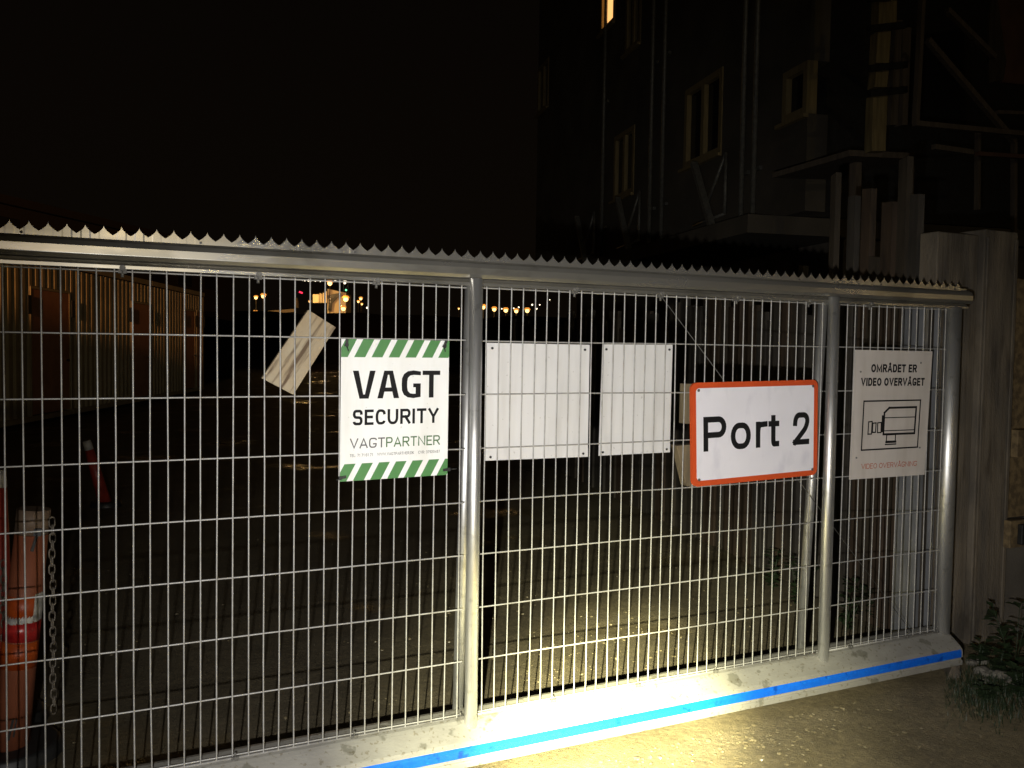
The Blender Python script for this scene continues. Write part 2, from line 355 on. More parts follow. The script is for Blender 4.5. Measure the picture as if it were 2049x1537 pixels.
# letters drawn as stroked outlines: each path in a unit box, 'r' = corner rounding
def _rnd(pts, rad, closed=False):
    if rad <= 0: return [Vector((x, y, 0)) for x, y in pts]
    P = [Vector((x, y, 0)) for x, y in pts]; n = len(P); out = []
    for i in range(n):
        if not closed and i in (0, n - 1): out.append(P[i]); continue
        p, a, b = P[i], P[(i - 1) % n], P[(i + 1) % n]
        da, db = a - p, b - p; ra = min(rad, da.length * (.5 if (closed or 0 < i - 1) else 1)); rb = min(rad, db.length * (.5 if (closed or i + 1 < n - 1) else 1))
        s0 = p + da.normalized() * ra; s1 = p + db.normalized() * rb; c0 = s0.lerp(p, .56); c1 = s1.lerp(p, .56)
        for k in range(7):
            t = k / 6; q = s0 * (1 - t) ** 3 + c0 * 3 * t * (1 - t) ** 2 + c1 * 3 * t * t * (1 - t) + s1 * t ** 3
            if not out or (q - out[-1]).length > 1e-4: out.append(q)
    if closed and (out[0] - out[-1]).length < 1e-4: out.pop()
    return out
def L(*p, r=0, c=False): return (p, r, c)
STEM = L((0, 0), (0, 1)); BOX = ((0, 0), (1, 0), (1, 1), (0, 1))
FONT = {
 'A': (.72, [L((0, 0), (.5, 1), (1, 0)), L((.2, .28), (.8, .28))]), 'C': (.62, [L((1, .8), (1, 1), (0, 1), (0, 0), (1, 0), (1, .2), r=.42)]),
 'D': (.66, [STEM, L((0, 1), (1, 1), (1, 0), (0, 0), r=.45)]), 'E': (.56, [STEM, L((0, 1), (1, 1)), L((0, .52), (.88, .52)), L((0, 0), (1, 0))]),
 'G': (.68, [L((1, .86), (1, 1), (0, 1), (0, 0), (1, 0), (1, .30), r=.34), L((1, .38), (.62, .38))]), 'I': (.01, [L((.5, 0), (.5, 1))]),
 'K': (.66, [STEM, L((0, .38), (1, 1)), L((.35, .58), (1, 0))]), 'L': (.52, [L((0, 1), (0, 0), (1, 0))]),
 'M': (.84, [L((0, 0), (0, 1), (.5, .12), (1, 1), (1, 0))]), 'N': (.70, [L((0, 0), (0, 1), (1, 0), (1, 1))]),
 'O': (.72, [L(*BOX, r=.48, c=True)]), '0': (.58, [L(*BOX, r=.48, c=True)]),
 'P': (.62, [STEM, L((0, 1), (1, 1), (1, .46), (0, .46), r=.3)]), 'R': (.66, [STEM, L((0, 1), (1, 1), (1, .48), (0, .48), r=.3), L((.52, .48), (1, 0))]),
 'S': (.60, [L((1, .82), (1, 1), (0, 1), (0, .52), (1, .48), (1, 0), (0, 0), (0, .18), r=.27)]),
 'T': (.62, [L((0, 1), (1, 1)), L((.5, .96), (.5, 0))]), 'U': (.68, [L((0, 1), (0, 0), (1, 0), (1, 1), r=.42)]),
 'V': (.72, [L((0, 1), (.5, 0), (1, 1))]), 'W': (1.0, [L((0, 1), (.26, 0), (.5, .95), (.74, 0), (1, 1))]), 'Y': (.68, [L((0, 1), (.5, .42), (1, 1)), L((.5, .45), (.5, 0))]),
 '1': (.36, [L((.1, .78), (1, 1), (1, 0))]), '2': (.58, [L((0, .70), (0, 1), (1, 1), (1, .58), (0, 0), r=.33), L((0, 0), (1, 0))]),
 '3': (.58, [L((0, .85), (0, 1), (1, 1), (1, .53), (.4, .53), r=.25), L((.4, .53), (1, .53), (1, 0), (0, 0), (0, .15), r=.25)]),
 '4': (.60, [L((.75, 0), (.75, 1), (0, .28), (1, .28))]), '6': (.58, [L((0, 0), (1, 0), (1, .58), (0, .58), r=.28, c=True), L((.9, 1), (0, 1), (0, .3), r=.4)]),
 '7': (.56, [L((0, 1), (1, 1), (.35, 0))]), '8': (.58, [L((0, 0), (1, 0), (1, .52), (0, .52), r=.25, c=True), L((.06, .52), (.94, .52), (.94, 1), (.06, 1), r=.25, c=True)]),
 '9': (.58, [L((0, .42), (1, .42), (1, 1), (0, 1), r=.28, c=True), L((.1, 0), (1, 0), (1, .7), r=.4)]),
 '.': (.13, [L((.5, 0), (.5, .02))]), ':': (.13, [L((.5, 0), (.5, .02)), L((.5, .6), (.5, .62))]), ' ': (.26, []),
 'o': (.58, [L((0, 0), (1, 0), (1, .74), (0, .74), r=.40, c=True)]), 'r': (.36, [L((0, 0), (0, .74)), L((0, .42), (0, .72), (1, .74), r=.30)]),
 't': (.36, [L((.42, .95), (.42, 0), (1, 0), r=.16), L((0, .735), (1, .735))]),
}
FONT['\u00c5'] = (FONT['A'][0], FONT['A'][1] + [L((.38, 1.12), (.62, 1.12), (.62, 1.27), (.38, 1.27), r=.07, c=True)])
def text_part(parent, uv, txt, u0, u1, v0, v1, m, name='lettering', wt=0.16, dy=-0.0008, gap=0.10):
    Wm = (uv(u1, v0) - uv(u0, v0)).length; Hm = (uv(u0, v1) - uv(u0, v0)).length
    ni = txt.count('I'); nat = sum(FONT[ch][0] for ch in txt if ch != 'I'); g_ = gap * (len(txt) - 1); sx = (Wm / Hm - g_ - ni * wt) / nat
    x = 0.0; V = []; F = []; org = ORG[parent.name]; n = 0
    for ch in txt:
        wdt, paths = FONT[ch]; wdt = max(wdt * sx, wt if paths else 0)
        for pts, rad, closed in paths:
            w_ = wt; n += 1; lay = dy - 0.00009 * (n % 5)
            bx = max(wdt - w_, 0.0); P = _rnd(pts, rad, closed)
            P = [Vector((x + w_ / 2 + p.x * bx, w_ / 2 + p.y * (1 - w_), 0)) for p in P]; k = len(P)
            if not closed:
                P[0] = P[0] - (P[1] - P[0]).normalized() * w_ / 2 * .98; P[-1] = P[-1] + (P[-1] - P[-2]).normalized() * w_ / 2 * .98
            lr = []
            for i in range(k):
                if closed: d0 = (P[i] - P[i - 1]).normalized(); d1 = (P[(i + 1) % k] - P[i]).normalized()
                else: d0 = (P[i] - P[max(i - 1, 0)]); d1 = (P[min(i + 1, k - 1)] - P[i]); d0 = (d0 if d0.length > 0 else d1).normalized(); d1 = (d1 if d1.length > 0 else d0).normalized()
                n0 = Vector((-d0.y, d0.x, 0)); n1 = Vector((-d1.y, d1.x, 0)); nn = n0 + n1; nn = nn.normalized() if nn.length > 1e-6 else n0
                q = nn * (w_ / 2 / max(nn.dot(n0), .55)); lr.append((P[i] + q, P[i] - q))
            b0 = len(V)
            for l_, r_ in lr:
                for q in (l_, r_): V.append(uv(u0 + q.x * Hm / Wm * (u1 - u0), v0 + q.y * (v1 - v0), lay) - org)
            for i in range(k if closed else k - 1):
                j = (i + 1) % k; F.append((b0 + 2 * i, b0 + 2 * i + 1, b0 + 2 * j + 1, b0 + 2 * j))
        x += wdt + gap
    me = bpy.data.meshes.new(name); me.from_pydata(V, [], F); me.materials.append(M[m])
    o = bpy.data.objects.new(name, me); COL.objects.link(o); o.parent = parent; return o

# --- the security sign
sec, secb, uv = sign_board('sign', ((683, 678), (899, 682), (895, 950), (680, 964)), -0.012, 0.004, 'white', 'white security sign with green diagonal stripes along top and bottom and black capital letters')
GL = {'V': ([(0, 1), (.2, 1), (.37, .15), (.43, .15), (.6, 1), (.8, 1), (.56, 0), (.24, 0)], []),
      'T': ([(0, 1), (.72, 1), (.72, .84), (.455, .84), (.455, 0), (.265, 0), (.265, .84), (0, .84)], []),
      'A': ([(0, 0), (.2, 0), (.255, .24), (.545, .24), (.6, 0), (.8, 0), (.56, 1), (.24, 1)], [(.29, .39), (.51, .39), (.425, .85), (.375, .85)]),
      'G': ([(.68, .97), (.68, .83), (.42, .845), (.30, .82), (.22, .74), (.195, .60), (.195, .40), (.22, .26), (.30, .17), (.42, .15), (.50, .155), (.50, .39), (.41, .39), (.41, .53), (.68, .53), (.68, .03), (.42, -.01), (.22, .02), (.08, .12), (.01, .28), (0, .5), (.01, .72), (.08, .88), (.22, .98), (.42, 1.01)], [])}
def glyphs(parent, uv, spec, m):
    mesh_v = []; mesh_f = []
    for ch, u0, u1, v0, v1 in spec:
        out, hole = GL[ch]; wd = max(p[0] for p in out)
        cu = bpy.data.curves.new('g', 'CURVE'); cu.dimensions = '2D'; cu.fill_mode = 'BOTH'
        for pts in (out, hole):
            if not pts: continue
            sp = cu.splines.new('POLY'); sp.points.add(len(pts) - 1); sp.use_cyclic_u = True
            for i, p in enumerate(pts): sp.points[i].co = (p[0], p[1], 0, 1)
        ob = bpy.data.objects.new('g', cu); COL.objects.link(ob); dg = bpy.context.evaluated_depsgraph_get(); dg.update()
        me = ob.evaluated_get(dg).to_mesh(); b0 = len(mesh_v)
        for v in me.vertices: mesh_v.append(uv(u0 + v.co.x / wd * (u1 - u0), v0 + v.co.y * (v1 - v0), -0.0008) - ORG[parent.name])
        for p in me.polygons: mesh_f.append(tuple(b0 + i for i in p.vertices))
        ob.to_mesh_clear(); bpy.data.objects.remove(ob); bpy.data.curves.remove(cu)
    mesh = bpy.data.meshes.new('lettering'); mesh.from_pydata(mesh_v, [], mesh_f); mesh.materials.append(M[m])
    o = bpy.data.objects.new('lettering', mesh); COL.objects.link(o); o.parent = parent
    sd = o.modifiers.new('thick', 'SOLIDIFY'); sd.thickness = 0.0005; sd.offset = 0
    return o
def U(x): return (x - 101) / 1010.0
glyphs(sec, uv, [('V', U(207), U(413), .58, .778), ('A', U(432), U(634), .58, .778), ('G', U(657), U(838), .58, .778), ('T', U(855), U(1026), .58, .778)], 'ink')
text_part(sec, uv, 'SECURITY', .108, .905, .392, .502, 'ink', wt=.175, gap=.13)
text_part(sec, uv, 'VAGT', .085, .402, .228, .300, 'grey_ink', wt=.135, gap=.12)
text_part(sec, uv, 'PARTNER', .412, .922, .228, .300, 'dkgreen_ink', wt=.135, gap=.12)
text_part(sec, uv, 'TEL: 71 71 61 71    WWW.VAGTPARTNER.DK    CVR: 37920487', .085, .922, .169, .190, 'grey_ink', wt=.13, gap=.12)
def clipu(poly):
    for lim, sgn in ((0.0, 1), (1.0, -1)):
        o = []
        for i in range(len(poly)):
            a = poly[i]; b = poly[(i + 1) % len(poly)]; ia = (a[0] - lim) * sgn >= 0; ib = (b[0] - lim) * sgn >= 0
            if ia: o.append(a)
            if ia != ib: t = (lim - a[0]) / (b[0] - a[0]); o.append((lim, a[1] + (b[1] - a[1]) * t))
        poly = o
    return poly
for v0, v1 in ((.873, 1.0), (0.0, .121)):
    mb = MB()
    for i in range(-1, 6):
        ub = .114 + .156 * i
        pl = clipu([(ub, v0), (ub + .099, v0), (ub + .18, v1), (ub + .081, v1)])
        if len(pl) > 2: flat(mb, [uv(u, v, -0.0008) for u, v in pl], 0.0006)
    mb.build('stripe_band', 'green_ink', sec)
# black cable ties
def tie(parent, p, d):
    mb = MB(); p = Vector(p); d = Vector(d).normalized()
    mb.bar(p - d * 0.012, p + d * 0.012, 0.009, 0.006, up=(0, 1, 0)); mb.bar(p + d * 0.004, p + d * 0.014, 0.012, 0.010, up=(0, 1, 0))
    mb.tube(p + d * 0.012, p + d * 0.030 + Vector((0.006, -0.012, 0.0)), 0.0018, 6)
    return mb.build('cable_tie', 'black', parent)
tie(sec, uv(.045, .975, -.006), (-.1, 0, -1)); tie(sec, uv(.955, .975, -.006), (-.35, 0, -1)); tie(sec, uv(.02, .03, -.006), (-1, 0, -.2)); tie(sec, uv(.985, .04, -.006), (1, 0, .1))

# --- two boards behind the mesh, blank backs towards the viewer
for nm, q, lab in (('blank_sign', ((974, 686), (1180, 690), (1176, 914), (970, 922)), 'larger of the two blank white boards behind the mesh, beside the middle upright'),
                   ('blank_sign', ((1206, 689), (1346, 690), (1340, 905), (1198, 912)), 'narrower of the two blank white boards behind the mesh, left of orange bordered sign')):
    t, b, uvb = sign_board(nm, q, 0.010, 0.003, 'white_back', lab, group='blank white boards behind the mesh')
    mb = MB(); mb.slab([uvb(0.0, 0.0, -0.0016), uvb(1, 0.0, -0.0016), uvb(1, .075, -0.0016), uvb(0, .075, -0.0016)], (0, 0.0012, 0)); mb.build('folded_edge', 'white_back', t)
    for u, v in ((.05, .955), (.95, .955), (.05, .03), (.95, .03)):
        mb = MB(); c = uvb(u, v, 0); mb.tube(c + Vector((0, -0.004, 0)), c + Vector((0, 0.0, 0)), 0.0048, 10); mb.build('bolt', 'black', t)

# --- Port 2
prt, pb_, uv = sign_board('sign', ((1383, 766), (1637, 760), (1635, 950), (1385, 975)), -0.022, 0.012, 'orange_ink', 'white reflective sign with orange border and rounded corners, black lettering, beside the second upright', round_=0.030)
bw = 0.024; w_ = 0.695; h_ = 0.44; ru, rv = 0.016 / w_, 0.016 / h_; bu, bv = bw / w_, bw / h_
o_ = []
for cx, cy, a0 in ((1 - ru - bu, 1 - rv - bv, 0), (ru + bu, 1 - rv - bv, 90), (ru + bu, rv + bv, 180), (1 - ru - bu, rv + bv, 270)):
    for i in range(7): a = R(a0 + 15 * i); o_.append((cx + ru * math.cos(a), cy + rv * math.sin(a)))
mb = MB(); flat(mb, [uv(u, v, -0.0008) for u, v in o_], 0.0006); mb.build('white_face', 'reflect', prt)
for s, u0, u1, h_k in (('P', .085, .258, 1), ('o', .292, .448, 1), ('r', .488, .582, 1), ('t', .588, .677, 1), ('2', .790, .927, 1)):
    text_part(prt, uv, s, u0, u1, .332, .668, 'ink', dy=-0.0016, wt=.168)
for u, v in ((.052, .925), (.955, .935), (.05, .065), (.955, .062)):
    mb = MB(); c = uv(u, v, -0.001); mb.tube(c + Vector((0, -0.003, 0)), c, 0.006, 12); mb.tube(c + Vector((0, -0.0045, 0)), c + Vector((0, -0.003, 0)), 0.003, 6); mb.build('screw', 'screw', prt)

# --- video surveillance sign
vid, vb_, uv = sign_board('sign', ((1712, 700), (1866, 703), (1850, 950), (1700, 960)), -0.012, 0.004, 'cream', 'pale grey video surveillance sign with a line drawing of a camera in a frame')
text_part(vid, uv, 'OMRÅDET ER', .205, .80, .828, .892, 'ink', wt=.225, gap=.10)
text_part(vid, uv, 'VIDEO OVERVÅGET', .085, .915, .722, .785, 'ink', wt=.225, gap=.10)
text_part(vid, uv, 'VIDEO OVERVÅGNING', .14, .88, .076, .117, 'red_ink', wt=.135, gap=.12)
def z8(x, y, d=0.0): p = at(1660 + x * 240 / 1230, 680 + y * 300 / 1537, -0.012); p.y -= 0.0009 + d; return p
mb = MB()
def line(pts, wd, close=False):
    P = [z8(*p) for p in pts]
    if close: P.append(P[0])
    for i in range(len(P) - 1):
        d = (P[i + 1] - P[i]).normalized(); e = d * wd * 0.45; nrm = Vector((-d.z, 0, d.x)) * (wd / 2)
        a, b = P[i] - e, P[i + 1] + e
        flat(mb, [a - nrm, b - nrm, b + nrm, a + nrm], 0.0006)
line([(352, 630), (932, 618), (900, 1100), (325, 1132)], 0.007, True); mb.build('drawing_frame', 'ink', vid)
mb = MB()
line([(562, 748), (612, 698), (888, 690), (868, 958), (550, 970)], 0.010, True)
line([(562, 800), (875, 791)], 0.0045); line([(555, 934), (868, 922)], 0.0045)
line([(546, 788), (541, 935)], 0.014)
for q in (((492, 852), (528, 848), (526, 950), (490, 952)), ((443, 855), (476, 852), (470, 948), (438, 950)), ((400, 842), (436, 838), (428, 966), (392, 968)), ((585, 975), (675, 970), (672, 1038), (580, 1042))): line(q, 0.006, True)
line([(578, 1050), (676, 1044)], 0.010); line([(570, 1074), (678, 1068)], 0.006)
mb.build('camera_drawing', 'ink', vid)
for x, y in ((317, 328), (935, 237), (273, 1210), (922, 1105)):
    mb = MB(); c = z8(x, y); mb.tube(c + Vector((0, -0.002, 0)), c + Vector((0, 0.0008, 0)), 0.0045, 10); mb.build('screw', 'screw', vid)

# --- timber offcut wedged behind the mesh
def wood(name, c1, c2, sc=3.0, st=(8, 8, 1)): return mat(name, c1, c2, 0.75, 0, sc, 0.3, 12, stretch=st, lo=0.3, hi=0.7)
M['ply'] = wood('raw_board_wood', (0.42, 0.34, 0.22), (0.27, 0.20, 0.12))
M['timber'] = wood('weathered_timber', (0.056, 0.043, 0.028), (0.028, 0.022, 0.015))
M['timber_pale'] = wood('pale_timber', (0.20, 0.16, 0.095), (0.11, 0.085, 0.05))
def wood_grain(name, c1, c2, dark, rot):
    m = mat(name, c1, c2, 0.7, 0, 9, 0.2, 30, stretch=(1, 1, 1)); n = m.node_tree; b = n.nodes['Principled BSDF']
    t = n.nodes.new('ShaderNodeTexCoord'); mp = n.nodes.new('ShaderNodeMapping'); n.links.new(t.outputs['Object'], mp.inputs[0])
    mp.inputs['Rotation'].default_value = (0, R(rot), 0)
    mp2 = n.nodes.new('ShaderNodeMapping'); n.links.new(mp.outputs[0], mp2.inputs[0]); mp2.inputs['Scale'].default_value = (38, 1, 5); mp = mp2
    nz = n.nodes.new('ShaderNodeTexNoise'); nz.inputs['Scale'].default_value = 1.0; nz.inputs['Detail'].default_value = 5; n.links.new(mp.outputs[0], nz.inputs['Vector'])
    r = n.nodes.new('ShaderNodeValToRGB'); r.color_ramp.elements[0].position = .50; r.color_ramp.elements[1].position = .64; n.links.new(nz.outputs[0], r.inputs[0])
    mx = n.nodes.new('ShaderNodeMix'); mx.data_type = 'RGBA'; old = b.inputs['Base Color'].links[0].from_socket
    n.links.new(r.outputs[0], mx.inputs[0]); n.links.new(old, mx.inputs[6]); mx.inputs[7].default_value = (*dark, 1); n.links.new(mx.outputs[2], b.inputs['Base Color'])
    return m
M['board'] = wood_grain('stained_board', (0.34, 0.29, 0.20), (0.29, 0.215, 0.12), (0.085, 0.05, 0.022), -32.9)
mb = MB(); mb.slab([at(*q, 0.010) for q in ((617, 620), (672, 655), (587, 790), (524, 757))], (0, 0.022, 0))
tag(mb.build('wood_board', 'board', None, 0.001), 'tilted pale wooden board fixed behind the mesh, left of the green striped sign', 'board')
for q, lab in ((((1372, 768), (1392, 768), (1390, 848), (1370, 848)), 'upper of two short timber battens peeping out left of the orange bordered sign'),
               (((1354, 892), (1392, 889), (1392, 976), (1373, 972)), 'lower, slanting one of two short timber battens peeping out left of the orange bordered sign')):
    mb = MB(); mb.slab([at(*p, 0.012) for p in q], (0, 0.04, 0))
    tag(mb.build('timber_batten', 'timber_pale', None, 0.001), lab, 'batten', 'timber battens behind the orange bordered sign')

# ================================================================== right-hand gate pillar
M['conc'] = mat('stained_concrete', (0.165, 0.138, 0.102), (0.085, 0.074, 0.060), 0.85, 0, 4.5, 0.45, 60, stretch=(2.4, 1, 0.6), lo=0.36, hi=0.66)
stain(M['conc'], (.55, .52, .48), 7, .56, .72, (2.5, 1, .5)); stain(M['conc'], (.78, .75, .70), 16, .45, .65, (4, 1, .12))
M['conc_dark'] = mat('dark_concrete', (0.13, 0.115, 0.095), (0.085, 0.075, 0.062), 0.9, 0, 4, 0.3, 60)
pil = thing('gate_pillar', (2.95, 0.3, 0), 'weathered concrete gate pillar with steel guide channel standing at the end of the gate', 'pillar')
mb = MB(); mb.box((2.715, 0.19, 0), (3.03, 0.30, 2.21)); mb.build('narrow_panel', 'conc', pil, 0.006)
mb = MB(); mb.box((3.034, 0.16, 0), (3.30, 0.32, 2.24)); mb.build('wide_panel', 'conc', pil, 0.006)
mb = MB(); mb.box((3.045, 0.148, 0), (3.062, 0.1575, 2.2)); mb.box((3.268, 0.148, 0), (3.290, 0.1575, 2.2)); mb.build('edge_strip', 'conc', pil, 0.003)
mb = MB(); mb.box((2.602, 0.165, 0), (2.640, 0.30, 1.86)); mb.build('guide_channel', 'steel', pil, 0.003)
mb = MB(); mb.box((2.6425, 0.185, 0), (2.712, 0.30, 1.84)); mb.build('brown_liner', 'timber', pil, 0.003)
mb = MB(); mb.box((2.700, 0.150, 0.02), (2.7125, 0.183, 1.86)); mb.build('guide_flange', 'steel', pil, 0.002)
# fence panel of boards to the right of the pillar
fp = thing('board_fence', (3.8, 0.28, 0), 'brown board fence with black latch fittings to the right of the concrete pillar', 'fence')
M['osb'] = mat('particle_board', (0.19, 0.135, 0.065), (0.10, 0.07, 0.035), 0.8, 0, 26, 0.3, 60, lo=0.4, hi=0.6)
mb = MB(); mb.box((3.305, 0.23, 0.66), (4.6, 0.26, 2.0)); mb.build('upper_board', 'osb', fp)
mb = MB(); mb.box((3.305, 0.215, 0.0), (4.6, 0.25, 0.655)); mb.build('lower_board', 'conc_dark', fp)
for zc, x in ((1.095, 3.285), (0.60, 3.255)):
    mb = MB(); mb.box((x, 0.105, zc - 0.075), (x + 0.13, 0.146, zc + 0.075)); bl = mb.build('timber_block', 'osb', fp, 0.004)
    mb = MB(); mb.box((x + 0.055, 0.075, zc - 0.055), (x + 0.105, 0.1045, zc + 0.055)); mb.tube((x + 0.08, 0.074, zc - 0.03), (x + 0.08, 0.062, zc - 0.03), 0.014, 12); mb.build('latch', 'black', bl, 0.004)
# wedge under the beam end
mb = MB(); mb.hexa([atz(1895, 1361), atz(1921, 1357), atz(1938, 1344) + Vector((0, .03, 0)), atz(1905, 1345) + Vector((0, .05, 0))],
                   [(2.565, -0.10, 0.048), (2.625, -0.10, 0.046), (2.665, -0.03, 0.045), (2.60, -0.02, 0.047)])
tag(mb.build('support_block', 'conc', None, 0.004), 'small pale wedge block on the ground under the end of the gate beam', 'block')

# ================================================================== yard frame (right side)
A11 = R(11.0); D11 = Vector((math.sin(A11), math.cos(A11), 0)); N11 = Vector((math.cos(A11), -math.sin(A11), 0))
C0 = Vector((CAM.x, CAM.y, 0))
def P11(s, lat, z): return C0 + D11 * s + N11 * lat + Vector((0, 0, z))
def on11(px, py, lat):                       # photo pixel -> (s, z) on the vertical plane at that lateral offset
    d = ray(px, py); t = lat / d.dot(N11); q = CAM + d * t; return (q - C0).dot(D11), q.z
def box11(mb, s0, s1, l0, l1, z0, z1):
    mb.hexa([P11(s0, l0, z0), P11(s1, l0, z0), P11(s1, l1, z0), P11(s0, l1, z0)], [P11(s0, l0, z1), P11(s1, l0, z1), P11(s1, l1, z1), P11(s0, l1, z1)])

# --- timber shoring wall along the driveway
LW = 3.22
wall = thing('timber_shoring_wall', P11(6, LW, 0), 'rough shoring wall of uneven weathered planks along the right of the driveway', 'wall')
tops = {}
for px, py in ((1660, 350), (1692, 392), (1735, 375), (1762, 405), (1802, 315), (1837, 385), (1903, 355)):
    s, z = on11(px, py, LW); tops[round(s, 2)] = z
s = 3.98
sides = [M['timber'], wood('plank_grey', (0.055, 0.047, 0.037), (0.03, 0.026, 0.021)), wood('plank_brown', (0.065, 0.042, 0.025), (0.03, 0.02, 0.012))]
while s < 13:
    wd = random.uniform(.065, .105) if s < 6.2 else random.uniform(.13, .2); h = random.uniform(1.78, 2.0) if random.random() < .75 else random.uniform(2.0, 2.2)
    for k, z in tops.items():
        if s <= k < s + wd: h = z
    mb = MB(); l = LW + random.uniform(0, .05)
    q = [P11(s, l, 0), P11(s + wd - .008, l + random.uniform(-.01, .01), 0)]
    lean = D11 * random.uniform(-.012, .012)
    a = [q[0], q[1], q[1] + lean + Vector((0, 0, h)), q[0] + lean + Vector((0, 0, h + random.uniform(-.015, .015)))]
    mb.slab(a, N11 * 0.04); mb.build('plank', random.choice(sides), wall)
    s += wd
mb = MB()
for z in (0.7, 1.7): mb.bar(P11(3.98, LW + .135, z), P11(13, LW + .135, z), 0.08, 0.12)
mb.build('rear_waler', 'timber', wall)
# ply offcut leaning on the wall
mb = MB(); q = [at(p[0], p[1], 0.98) for p in ((1745, 1105), (1770, 1140), (1752, 1225), (1735, 1290), (1712, 1300), (1722, 1220))]
mb.slab(q, (0.03, 0.02, 0.01)); tag(mb.build('plywood_offcut', 'ply', None), 'broken pale plywood offcut leaning on the plank wall behind the gate', 'offcut')

# --- concrete building under construction
LB = 6.0
bld = thing('concrete_building', P11(14, LB + 3, 0), 'tall unfinished concrete building with timber framed windows, dark behind the gate', 'building')
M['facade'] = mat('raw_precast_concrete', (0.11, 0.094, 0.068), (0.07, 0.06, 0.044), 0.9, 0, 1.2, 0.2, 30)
M['frame'] = wood('window_timber', (0.29, 0.22, 0.10), (0.20, 0.15, 0.066))
M['prop'] = mat('dusty_prop_steel', (0.17, 0.165, 0.14), (0.11, 0.105, 0.09), 0.5, 0.2)
M['glass'] = mat('dark_pane', (0.012, 0.012, 0.014), (0.016, 0.016, 0.018), 0.12, 0)
S0, S1, ZT = 9.9, 21.0, 12.6
wins = []   # s0, s1, z0, z1
def winpx(xa, xb, z0, z1, n):
    sa = on11(xa, 300, LB)[0]; sb = on11(xb, 300, LB)[0]; wins.append((min(sa, sb), max(sa, sb), z0, z1, n))
winpx(1370, 1444, 4.48, 5.72, 2); winpx(1230, 1270, 4.48, 5.72, 2); winpx(1198, 1226, 8.02, 9.4, 1)
winpx(1565, 1614, 4.48, 5.12, 1); winpx(1248, 1278, 7.15, 9.4, 2); winpx(1075, 1096, 7.6, 8.8, 2)
# facade built as strips around the openings
cuts = sorted(set([S0, S1] + [w[0] for w in wins] + [w[1] for w in wins]))
mb = MB()
for a, b in zip(cuts[:-1], cuts[1:]):
    if b - a < 0.002: continue
    ops = sorted([(w[2], w[3]) for w in wins if w[0] <= a + 1e-4 and w[1] >= b - 1e-4]); z = 3.3
    for z0, z1 in ops:
        if z0 > z: box11(mb, a, b, LB, LB + 0.28, z, z0)
        z = max(z, z1)
    box11(mb, a, b, LB, LB + 0.28, z, ZT)
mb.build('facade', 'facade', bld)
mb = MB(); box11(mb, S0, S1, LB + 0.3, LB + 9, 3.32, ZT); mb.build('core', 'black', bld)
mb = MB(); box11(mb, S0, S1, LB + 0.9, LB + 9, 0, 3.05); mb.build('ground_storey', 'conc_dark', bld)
mb = MB(); box11(mb, S0 - .1, S1 + .1, LB - 0.55, LB + 9, 3.06, 3.29); mb.build('floor_slab', 'facade', bld)
mb = MB(); box11(mb, S0 - .1, S1 + .1, LB - 0.1, LB + 9.1, ZT + .003, ZT + .3); mb.build('roof', 'conc_dark', bld)
M['lit'] = emit('lit_window_glow', (1.0, 0.50, 0.16), 1.3)
for i, (s0, s1, z0, z1, n) in enumerate(wins):
    mb = MB(); t = 0.09
    box11(mb, s0, s0 + t, LB - .02, LB + .12, z0, z1); box11(mb, s1 - t, s1, LB - .02, LB + .12, z0, z1)
    box11(mb, s0 + t, s1 - t, LB - .02, LB + .12, z0, z0 + t); box11(mb, s0 + t, s1 - t, LB - .02, LB + .12, z1 - t, z1)
    if n == 2:
        mid = (s0 + s1) / 2; box11(mb, mid - .05, mid + .05, LB - .015, LB + .11, z0 + t, z1 - t)
    f = mb.build('window', 'frame', bld)
    mb = MB(); box11(mb, s0 + t, s1 - t, LB + .06, LB + .075, z0 + t, z1 - t); mb.build('pane', M['lit'] if i == 2 else M['glass'], f)
    mb = MB(); box11(mb, s0 - .05, s1 + .05, LB - .09, LB - .022, z0 - .06, z0 - .015); mb.build('sill', 'frame', f)
# downpipes on the facade
for px in (1206, 1301, 1325, 1484, 1508):
    s = on11(px, 300, LB - .1)[0]
    mb = MB(); mb.tube(P11(s, LB - .09, 3.33), P11(s, LB - .09, ZT - .5), 0.034, 14)
    for z in (4.0, 6.5, 9.0): box11(mb, s - .07, s + .07, LB - .05, LB - .003, z, z + .05)
    mb.build('downpipe', 'prop', bld)
# raking props standing on the slab edge
for px, lab in ((1408, 'steel raking prop on the slab under the nearest large window'), (1250, 'steel raking prop on the slab under the middle window'), (1166, 'steel raking prop at the far end of the slab edge')):
    s = on11(px, 420, LB - .3)[0]; b0 = P11(s, LB - .3, 3.29)
    t = thing('raking_prop', b0, lab, 'prop', 'raking props on the slab edge')
    mb = MB(); mb.bar(P11(s - .35, LB - .33, 3.293), P11(s + .3, LB - .33, 4.35), 0.10, .06); mb.build('strut', 'prop', t)
    mb = MB(); mb.tube(P11(s - .45, LB - .2, 4.35), P11(s - .45, LB - .2, 3.50), 0.025, 8); mb.tube(P11(s - .45, LB - .2, 3.50), P11(s + .25, LB - .33, 3.42), 0.025, 8); mb.tube(P11(s - .45, LB - .2, 4.35), P11(s + .2, LB - .2, 3.6), 0.025, 8); mb.build('bracket', 'prop', t)

